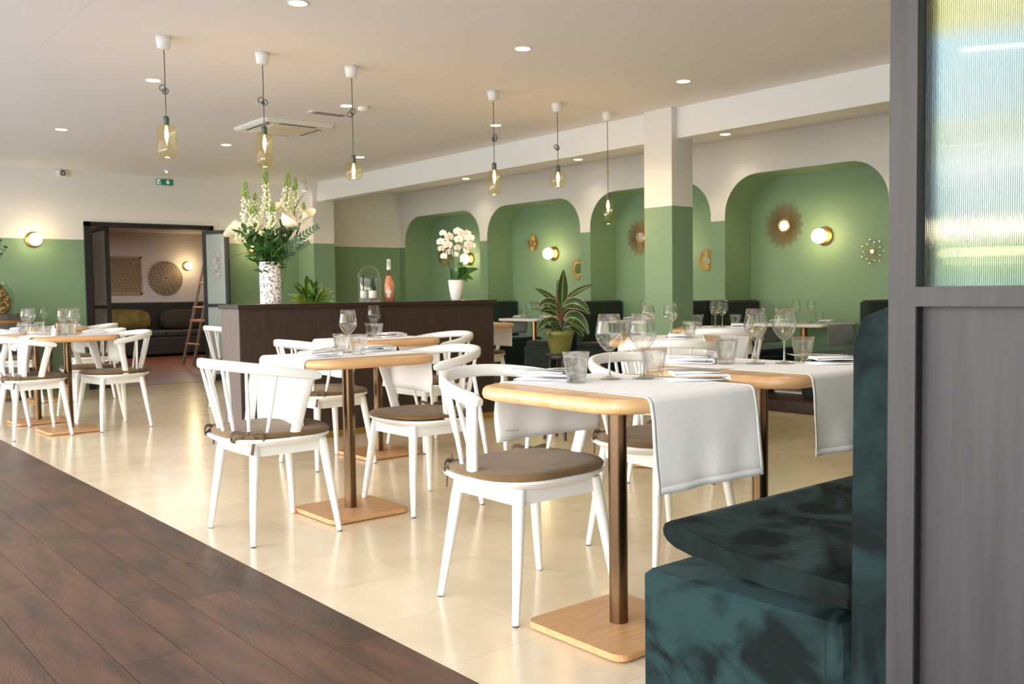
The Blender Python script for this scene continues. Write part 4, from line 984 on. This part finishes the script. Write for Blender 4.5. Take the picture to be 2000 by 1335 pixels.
# ================================================================== WALL MIRRORS AND SCONCES
def sunburst(y, z, R_, inner, lb, petals=0, mt=M_sunray):
    r = empty('sunburst_mirror', (XN-.004, y, z))
    MB().lathe([(.0005, .012), (inner*.94, .012)], 28).build('mirror_glass', M_mirror, r).rotation_euler = (0, -pi/2, 0)
    MB().lathe([(inner*.9, 0), (inner*.9, .016), (inner*1.1, .016), (inner*1.16, 0)], 28).build('mirror_rim', M_sungold, r).rotation_euler = (0, -pi/2, 0)
    if petals:
        for k in range(petals):
            a = 2*pi*k/petals; rr = R_*(.95 if k % 2 else .72); b = MB(); b.tube([(-.008, inner*math.cos(a), inner*math.sin(a)), (-.008, rr*math.cos(a), rr*math.sin(a))], .0018, 5); b.build('ray', M_sungold, r)
            o = MB().lathe([(.0005, .004), (.011, .004), (.011, 0)], 12).build('petal', M_mirror, r); o.rotation_euler = (0, -pi/2, 0); o.location = (-.008, rr*math.cos(a), rr*math.sin(a))
    else:
        n = 120
        for q in range(16):
            b = MB()
            for k in range(9):
                f = (k-4)/4.; a = 2*pi*(q+.5*f)/16; rr = R_*(1-.22*abs(f)); b.tube([(-.004-.002*(k % 2), inner*math.cos(a), inner*math.sin(a)), (-.012, rr*math.cos(a), rr*math.sin(a))], [.0019, .0016], 4)
            b.build('ray_fan', mt, r)
    return tag(r, lb, 'mirror', 'sunburst mirrors in the niches')
sunburst(5.328, 1.642, .225, .058, 'large brown sunburst mirror left of the globe lamp in the rightmost niche')
sunburst(4.412, 1.353, .115, .02, 'small flower mirror with round reflecting petals right in the rightmost niche', 14)
sunburst(6.257, 1.341, .125, .04, 'small gold sunburst mirror at the column right edge', mt=M_sungold)
sunburst(7.187, 1.631, .215, .055, 'large brown sunburst mirror half hidden by the column')
sunburst(9.02, 1.653, .11, .035, 'small brown sunburst mirror left of the globe lamp in the second visible niche', mt=M_sungold)
sunburst(8.19, 1.307, .14, .075, 'mirror with a wide glass right of the globe lamp, above the striped-leaf plant', mt=M_sungold)
sunburst(10.93, 1.60, .2, .05, 'brown sunburst mirror behind the white orchid')
def sconce(x, y, z, axis, lb, e=7):
    r = empty('wall_globe_lamp', (x, y, z)); r.rotation_euler = (0, 0, {'x': pi, 'y': -pi/2}[axis])   # local +x points into the room
    def ly(o): o.rotation_euler = (0, pi/2, 0); return o
    ly(MB().lathe([(.0005, 0), (.085, 0), (.086, .012), (.08, .018), (.0005, .018)], 32).build('backplate', M_gold, r))
    ly(MB().lathe([(.02, .018), (.02, .045)], 16).build('stem', M_gold, r))
    MB().ball((.098, 0, 0), .068, 24, 14).build('globe', M_globe, r)
    dx = {'x': (-1, 0), 'y': (0, -1)}[axis]
    l_ = light('globe_glow', 'POINT', (x+dx[0]*.098, y+dx[1]*.098, z), e, (1, .78, .42), shadow_soft_size=.07)
    l_.parent = r; l_.matrix_parent_inverse = Matrix(); l_.location = (.098+.075, 0, 0)
    return tag(r, lb, 'wall lamp', 'globe wall lamps')
sconce(XN, 4.892, 1.515, 'x', 'lit globe wall lamp in the rightmost niche')
sconce(XN, 6.74, 1.51, 'x', 'lit globe wall lamp in the niche behind the column')
sconce(XN, 8.635, 1.508, 'x', 'lit globe wall lamp above the striped-leaf plant')
sconce(XN, 10.35, 1.505, 'x', 'lit globe wall lamp glowing behind the orchid')
sconce(2.552, YB, 1.686, 'y', 'lit globe wall lamp left of the doorway', 4)
sconce(5.10, YB, 1.65, 'y', 'lit globe wall lamp behind the bouquet, right of the doorway', 4)
sconce(6.55, LY, 1.62, 'y', 'lit globe wall lamp in the lounge beside the round carving')

# ================================================================== PENDANTS AND CEILING FITTINGS
def pendant(x, y, ztop, zbot, rad, zk, lb, bead=False):
    r = empty('pendant_lamp', (x, y, ZC))
    MB().lathe([(.0005, 0), (.042, 0), (.041, -.02), (.034, -.062), (.022, -.07), (.0005, -.072)], 24).build('canopy', M_plastic, r)
    zs = ztop+.046-ZC; zk -= ZC; P = [(.0, 0, -.07), (.002, .001, (zk-.07)/2-.02), (0, 0, zk+.03)]
    b = MB().tube(P+[(0, 0, zk), (.001, 0, (zk+zs)/2), (0, 0, zs)], .0028, 6)
    b.build('cord', M_cord, r)
    kb = MB()
    if bead: kb.ball((0, 0, zk), .011, 10, 6)
    else:
        for q in range(2):
            a0 = random.random()*6; c_ = (.014*math.cos(a0+2*q), .014*math.sin(a0+2*q), zk+.016*(1-q)-.004)
            d = Vector((cr.x, cr.y, 0)); kb.tube([Vector(c_)+d*.017*math.cos(2*pi*k/12)+Vector((0, 0, .016*math.sin(2*pi*k/12))) for k in range(13)], .0028, 6)
        kb.ball((0, 0, zk-.006), .009, 8, 5)
    kb.build('cord_bead' if bead else 'cord_knot', mat('amber_bead', (190, 140, 60), .3) if bead else M_cord, r)
    MB().lathe([(.004, zs), (.014, zs-.002), (.0165, zs-.012), (.0165, zs-.05), (.013, zs-.054), (.0005, zs-.054)], 18).build('socket', M_socket, r)
    zt, zb = ztop-ZC, zbot-ZC; h = zt-zb; c_ = min(.035, h*.25)
    pr = [(.016, zt)]+[(.016+(rad-.016)*math.sin(a), zt-c_+c_*math.cos(a)) for a in [pi/2*k/6 for k in range(1, 7)]]+[(rad, zb+c_)]+[(rad*(.45+.55*math.cos(a)), zb+c_-c_*math.sin(a)) for a in [pi/2*k/6 for k in range(1, 7)]]+[(.0005, zb-.001)]
    MB().lathe(pr, 32).build('glass_shade', M_amber, r)
    MB().tube([(0, 0, zt-.012), (0, 0, zt-.035), (0, 0, zt-.06), (0, 0, zt-.10)], [.003, .0085, .010, .003], 10).build('bulb', M_fil, r)
    l_ = light('pendant_glow', 'POINT', (0, 0, 0), 1.6, (1, .7, .36), shadow_soft_size=.02); l_.parent = r; l_.location = (0, 0, zb-.03)
    return tag(r, lb, 'pendant lamp', 'amber glass pendant lamps')
pendant(1.889, 5.272, 1.99, 1.804, .0525, 2.18, 'tall amber pendant lamp hanging furthest left')
pendant(2.469, 5.271, 1.995, 1.795, .051, 2.18, 'tall amber pendant lamp hanging right above the bouquet')
pendant(3.061, 5.258, 1.87, 1.764, .055, 2.175, 'short round amber pendant lamp right of the bouquet')
pendant(4.236, 5.30, 1.918, 1.732, .047, 2.13, 'tall amber pendant lamp hanging above the orchid side of the counter')
pendant(4.891, 5.341, 1.954, 1.834, .058, 2.13, 'short round amber pendant lamp fifth along the row')
pendant(5.469, 5.378, 1.774, 1.573, .047, 1.996, 'lowest amber pendant lamp with an amber bead, beside the column', True)
k_ = 0
def downlight(x, y, lb):
    r = empty('downlight', (x, y, ZC)); MB().lathe([(.044, .001), (.052, -.001), (.053, -.004), (.05, -.005), (.044, -.003)], 28).build('trim_ring', M_plastic, r)
    MB().lathe([(.0005, -.002), (.0445, -.002)], 28).build('lens', M_emit, r); return tag(r, lb, 'downlight', 'recessed round ceiling downlights')
rows = {4.28: 'front', 6.35: 'middle', 8.62: 'rear', 2.1: 'overhead', -.2: 'rearward', 10.9: 'wall-side'}; cols = {2.2: 'nearest the windows', 3.65: 'in the middle of the ceiling', 5.1: 'nearest the beam'}
for x, y in DL:
    if x < 1 or y < 3: 
        if not (x > 1 and y > 3): lb = 'round ceiling downlight '+('above the plank walkway, ' if x < 1 else 'over the tiles, ')+{-.2: 'first', 1.2: 'first', 2.1: 'second', 4.28: 'second', 7.4: 'third', 10.9: 'last'}.get(y, 'third')+' one'+{2.2: ' in the window-side line', 3.65: ' in the middle line', 5.1: ' in the beam-side line'}.get(x, '')
    else: lb = 'lit round downlight of the %s row %s' % (rows[y], cols[x])
    if y == 10.9: continue
    downlight(x, y, lb)
for (x, y), lb in zip(BAY, ('lit downlight of the niche bay first from the window end', 'lit downlight of the niche bay behind the grey frame', 'lit downlight under the beam above the rightmost niche', 'lit downlight under the beam between the last two pendants', 'lit downlight under the beam left of the orchid-side pendant')): downlight(x, y, lb)
# cylinder spot near the far column
r = empty('ceiling_spot', (5.60, 10.86, ZC)); MB().lathe([(.0005, 0), (.042, 0), (.042, -.115), (.038, -.117), (.038, -.105)], 24).build('spot_body', M_plastic, r); MB().lathe([(.0005, -.106), (.038, -.106)], 24).build('lens', M_emit, r); tag(r, 'surface-mounted white cylinder spot beside the far column', 'ceiling light')
# air conditioner cassette
r = empty('air_conditioner', (3.665, 7.44, ZC)); tag(r, 'square ceiling air conditioner cassette behind the second pendant', 'air conditioner')
b = MB(); R = [[(p[0], p[1], z) for p in rrect(h, h, .03, 4)] for h, z in ((.32, 0), (.32, -.012), (.30, -.028), (.215, -.03))]; b.rings(R, False, cap=True); b.build('fascia', M_plastic, r)
MB().box(-.2, .2, -.2, .2, -.042, -.030, .004).build('intake_grille', M_acbeige, r)
for k in range(4):
    a = k*pi/2; o = MB().box(-.165, .165, .225, .265, -.0325, -.0285).build('air_slot', M_dark, r); o.rotation_euler = (0, 0, a)
    o = MB().box(-.165, .165, .222, .255, -.038, -.0335, .0015).build('flap', M_plastic, r); o.rotation_euler = (0, 0, a); o.location = (0, 0, 0)
    if k in (0, 3): o.scale = (1, .35, 1); o.location = (.165*(1 if k == 3 else 0), .17 if k == 0 else 0, 0)
MB().lathe([(.0005, -.033), (.018, -.033), (.018, -.027)], 16, (-.26, -.24, 0)).build('sensor', M_black, r)
r = empty('ceiling_vent', (3.69, 6.69, ZC)); MB().box(-.17, .17, -.055, .055, -.008, 0, .002).build('vent_frame', M_plastic, r)
for k in range(5): MB().box(-.13, .13, -.04+.018*k, -.033+.018*k, -.011, -.008).build('slat', mat('vent_slat', (150, 140, 150), .5), r)
tag(r, 'small slotted ceiling vent between the second and third pendants', 'vent')
r = empty('smoke_detector', (3.78, 6.32, ZC)); MB().lathe([(.0005, 0), (.045, 0), (.043, -.02), (.025, -.032), (.0005, -.034)], 24).build('detector_body', M_plastic, r); tag(r, 'white smoke detector on the ceiling behind the third pendant cord', 'smoke detector')
# wall sensor, exit sign, emergency lamp
r = empty('alarm_siren', (2.867, YB, 2.425)); MB().box(-.05, .05, -.05, 0, -.035, .035, .006).build('siren_body', M_plastic, r)
o = MB().lathe([(.016, .0), (.028, .0), (.03, .008), (.016, .008)], 24).build('siren_ring', M_dgrey, r); o.rotation_euler = (pi/2, 0, 0); o.location = (0, -.051, 0)
tag(r, 'white alarm siren with grey ring high on the back wall', 'siren')
r = empty('exit_sign', (4.005, YB, 2.405)); MB().box(-.10, .10, -.014, 0, -.036, .036, .003).build('sign_panel', M_exit, r)
pw = mat('sign_white', (232, 240, 234), .5, emit=.2)
a_ = MB(); a_.add([(x, -.0155, z) for x, z in ((.025, .024), (.045, .024), (.045, -.0), (.062, -.0), (.035, -.028), (.008, -.0), (.025, -.0))], [tuple(range(7))]); a_.build('arrow', pw, r)
a_ = MB(); a_.box(-.092, -.045, -.016, -.0145, -.03, .03); a_.build('door_symbol', pw, r)
a_ = MB()
for p0, p1, w in (((-.052, .010), (-.060, -.010), .012), ((-.060, -.010), (-.048, -.026), .006), ((-.060, -.010), (-.076, -.024), .006), ((-.052, .008), (-.036, .002), .005), ((-.054, .008), (-.07, .0), .005)):
    a_.obox((p0[0], -.0172, p0[1]), (p1[0], -.0172, p1[1]), w, .001, (0, 1, 0))
a_.ball((-.047, -.0172, .02), .006, 8, 4, (1, .1, 1)); a_.build('running_figure', mat('sign_dark', (14, 84, 58), .5), r)
tag(r, 'green exit sign with running figure and down arrow above the doorway', 'exit sign')
r = empty('emergency_lamp', (3.82, 10.7, ZC)); MB().lathe([(.0005, 0), (.03, 0), (.028, -.01), (.0005, -.02)], 18).build('lamp_body', M_plastic, r); MB().ball((0, 0, -.02), .009, 8, 5).build('indicator', M_emit, r); tag(r, 'tiny emergency lamp on the ceiling above the exit sign', 'emergency lamp')

# ================================================================== LOUNGE FURNITURE
so = empty('lounge_sofa', (6.1, LY-.02, 0)); tag(so, 'long dark sofa bench along the lounge wall beyond the doorway', 'sofa')
MB().box(-2.6, 2.0, -.16, 0, 0, .955, .02).build('backrest', M_sofa, so); MB().box(-2.6, 2.0, -.82, -.16, .04, .34, .02).build('seat_base', M_sofa, so)
for k in range(4): MB().box(-2.58+1.15*k, -1.46+1.15*k, -.80, -.17, .34, .45, .03).build('seat_cushion', M_sofa if k else M_mustard, so)
def pillow(x, rx, w, h, m, lb):
    b = MB(); R = []; n = 20
    for k in range(9):
        t = -1+2*k/8; s = math.sqrt(max(0, 1-abs(t)**2.2)); R.append([((w/2)*math.copysign(abs(math.cos(a))**.6, math.cos(a))*(.35+.65*s), .1*t, (h/2)*math.copysign(abs(math.sin(a))**.6, math.sin(a))*(.35+.65*s)+h/2) for a in [2*pi*i/n for i in range(n)]])
    o = b.rings(R).build('sofa_pillow', m); o.location = (x, LY-.42, .45); o.rotation_euler = (math.radians(-14), 0, rx); return tag(o, lb, 'pillow', 'pillows on the lounge sofa')
pillow(5.25, 0, .95, .40, M_mustard, 'mustard pillow on the lounge sofa'); pillow(6.35, 0, .95, .38, mat('dark_brown_cushion', (46, 38, 26), .8), 'dark brown pillow beside the mustard one on the lounge sofa')
def carving(name, x, z, s, rnd, lb, m):
    r = empty(name, (x, LY-.005, z)); b = MB()
    if rnd:
        MB().lathe([(.0005, .0), (s, .0), (s, .012), (.0005, .012)], 48).build('carving_ground', mat('carve_shadow', (140, 120, 98), .8), r).rotation_euler = (pi/2, 0, 0)
        for q in range(7):
            R_ = s*(.14+.135*q); nn = 10+5*q; bb = MB()
            for k in range(nn):
                a = 2*pi*(k+.5*(q % 2))/nn; bb.add([(R_*math.cos(a)+px*math.cos(a)-pz*math.sin(a), -.02, R_*math.sin(a)+px*math.sin(a)+pz*math.cos(a)) for px, pz in ((-s*.055, 0), (0, -s*.05), (s*.065, 0), (0, s*.05))]+[(R_*math.cos(a), -.03, R_*math.sin(a))], [(0, 1, 4), (1, 2, 4), (2, 3, 4), (3, 0, 4)])
            bb.build('petal_ring', m, r)
    else:
        MB().box(-s, s, -.015, 0, -s, s).build('carving_ground', MATS.get('carve_shadow') or mat('carve_shadow', (140, 120, 98), .8), r)
        bb = MB()
        for q in ((-s, -s*.9, -s, s), (s*.9, s, -s, s), (-s, s, -s, -s*.9), (-s, s, s*.9, s)): bb.box(q[0], q[1], -.03, -.015, q[2], q[3])
        bb.build('carving_border', m, r)
        for q in range(1, 5):
            R_ = s*(.17*q); bb = MB(); nn = 8+6*q
            for k in range(nn):
                a = 2*pi*k/nn; bb.add([(R_*math.cos(a)+px*math.cos(a)-pz*math.sin(a), -.02, R_*math.sin(a)+px*math.sin(a)+pz*math.cos(a)) for px, pz in ((-s*.06, 0), (0, -s*.05), (s*.07, 0), (0, s*.05))]+[(R_*math.cos(a), -.032, R_*math.sin(a))], [(0, 1, 4), (1, 2, 4), (2, 3, 4), (3, 0, 4)])
            bb.build('petal_ring', m, r)
        for sx_ in (-1, 1):
            for sz_ in (-1, 1):
                bb = MB()
                for k in range(9): a = k*.7; R_ = s*.05+s*.018*k; bb.ball((sx_*s*.66+R_*math.cos(a), -.018, sz_*s*.66+R_*math.sin(a)), s*.05, 6, 4, (1, .4, 1))
                bb.build('corner_scroll', m, r)
    return tag(r, lb, 'wall art', 'carved wooden wall panels')
carving('square_carving', 5.375, 1.44, .34, False, 'square carved wooden wall panel in the lounge', M_carve)
carving('round_carving', 6.145, 1.392, .315, True, 'round pale carved wooden wall disc in the lounge', M_carve2)
ld = empty('wooden_ladder'); tag(ld, 'leaning wooden decorative ladder beside the right door leaf', 'ladder')
A0, A1, B0, B1 = Vector((5.27, 14.33, 0)), Vector((5.66, 14.33, 1.6)), Vector((5.31, 14.0, 0)), Vector((5.66, 14.0, 1.6))
for a, b_ in ((A0, A1), (B0, B1)): MB().tube([a, b_], [.024, .02], 10).build('rail', M_ladder, ld)
for t in (.2, .42, .55, .78): MB().tube([A0.lerp(A1, t)+Vector((0, .05, 0)), B0.lerp(B1, t)-Vector((0, .07, 0))], .016, 8).build('rung', mat('ladder_rung', (190, 140, 96), .6), ld)
MB().box(5.43, 5.6, 13.9, 14.42, .66, .69).build('ladder_shelf', MATS['ladder_rung'], ld)
r = empty('bar_stool', (3.55, 12.6, 0)); MB().lathe([(.0005, .74), (.16, .74), (.165, .75), (.16, .78), (.0005, .785)], 24).build('seat', M_black, r)
for k in range(4): a = pi/4+k*pi/2; MB().tube([(.1*math.cos(a), .1*math.sin(a), .75), (.19*math.cos(a), .19*math.sin(a), 0)], .012, 8).build('leg', M_black, r)
tag(r, 'black bar stool just inside the lounge behind the left door leaf', 'stool')

# ================================================================== BARREL WITH DEMIJOHN (left edge)
br = empty('wine_barrel', (2.09, 10.88, 0)); tag(br, 'weathered wooden barrel at the left edge by the back wall', 'barrel')
n = 22
for k in range(n):
    a0, a1 = 2*pi*k/n+.006, 2*pi*(k+1)/n-.006; R = []
    for z in [.885*q/8 for q in range(9)]:
        rr = .285+.06*math.sin(pi*z/.885); R.append([(rr*math.cos(a0), rr*math.sin(a0), z), (rr*math.cos(a1), rr*math.sin(a1), z), ((rr-.03)*math.cos(a1), (rr-.03)*math.sin(a1), z), ((rr-.03)*math.cos(a0), (rr-.03)*math.sin(a0), z)])
    MB().rings(R, False).build('stave', M_barrel, br)
MB().lathe([(.0005, .855), (.26, .855), (.26, .84)], 28).build('barrel_head', M_barrel, br)
for z in (.05, .2, .68, .81):
    rr = .287+.06*math.sin(pi*z/.885); MB().lathe([(rr, z-.018), (rr+.004, z-.018), (rr+.003, z+.018), (rr, z+.018)], 32).build('hoop', M_hoop, br)
dj = empty('demijohn', (2.06, 10.80, .857)); prd = [(.0005, 0), (.12, 0), (.15, .03), (.175, .15), (.16, .27), (.10, .345), (.045, .39), (.035, .43), (.036, .50), (.04, .505), (.033, .505)]
MB().lathe(prd, 32).build('glass_bottle', M_teal, dj); tag(dj, 'big teal glass demijohn filled with corks on the barrel', 'demijohn')
cb = MB()
for k in range(420):
    z = random.uniform(.015, .33); mr_ = min(.155, .12+.35*z) if z < .15 else .165-max(0, z-.18)*.62; mr_ = max(.03, mr_-.02); a = random.random()*6.3; rr = mr_*math.sqrt(random.uniform(.45, 1)); c = Vector((rr*math.cos(a), rr*math.sin(a), z)); d = Vector((random.uniform(-1, 1), random.uniform(-1, 1), random.uniform(-1, 1))).normalized()*.018; cb.tube([c-d, c+d], .0115, 6)
o = cb.build('corks', M_cork, dj); o['kind'] = 'stuff'
eu = empty('eucalyptus_branch', (2.06, 10.80, 1.36)); tag(eu, 'eucalyptus branches sticking out of the demijohn', 'branch')
for k in range(5):
    ax = (-.3, -.12, -.02, .05, .09)[k]; P = bz((0, 0, -.1), (ax*.3, -.03, .1), (ax, -.04*k, (.30, .36, .33, .27, .2)[k]), 10); MB().tube(P, .003, 5).build('twig', M_dstem, eu)
    for q in range(9):
        p = P[2+q if q < 8 else 10]; a = q*2.1; d = Vector((math.cos(a), math.sin(a), .3))*.055; lb = MB(); leafgeo(lb, p, p+d, .022, n=4, tip=1, fold=.05); lb.build('leaf', M_fleaf if (q+k) % 3 else M_dstem, eu)
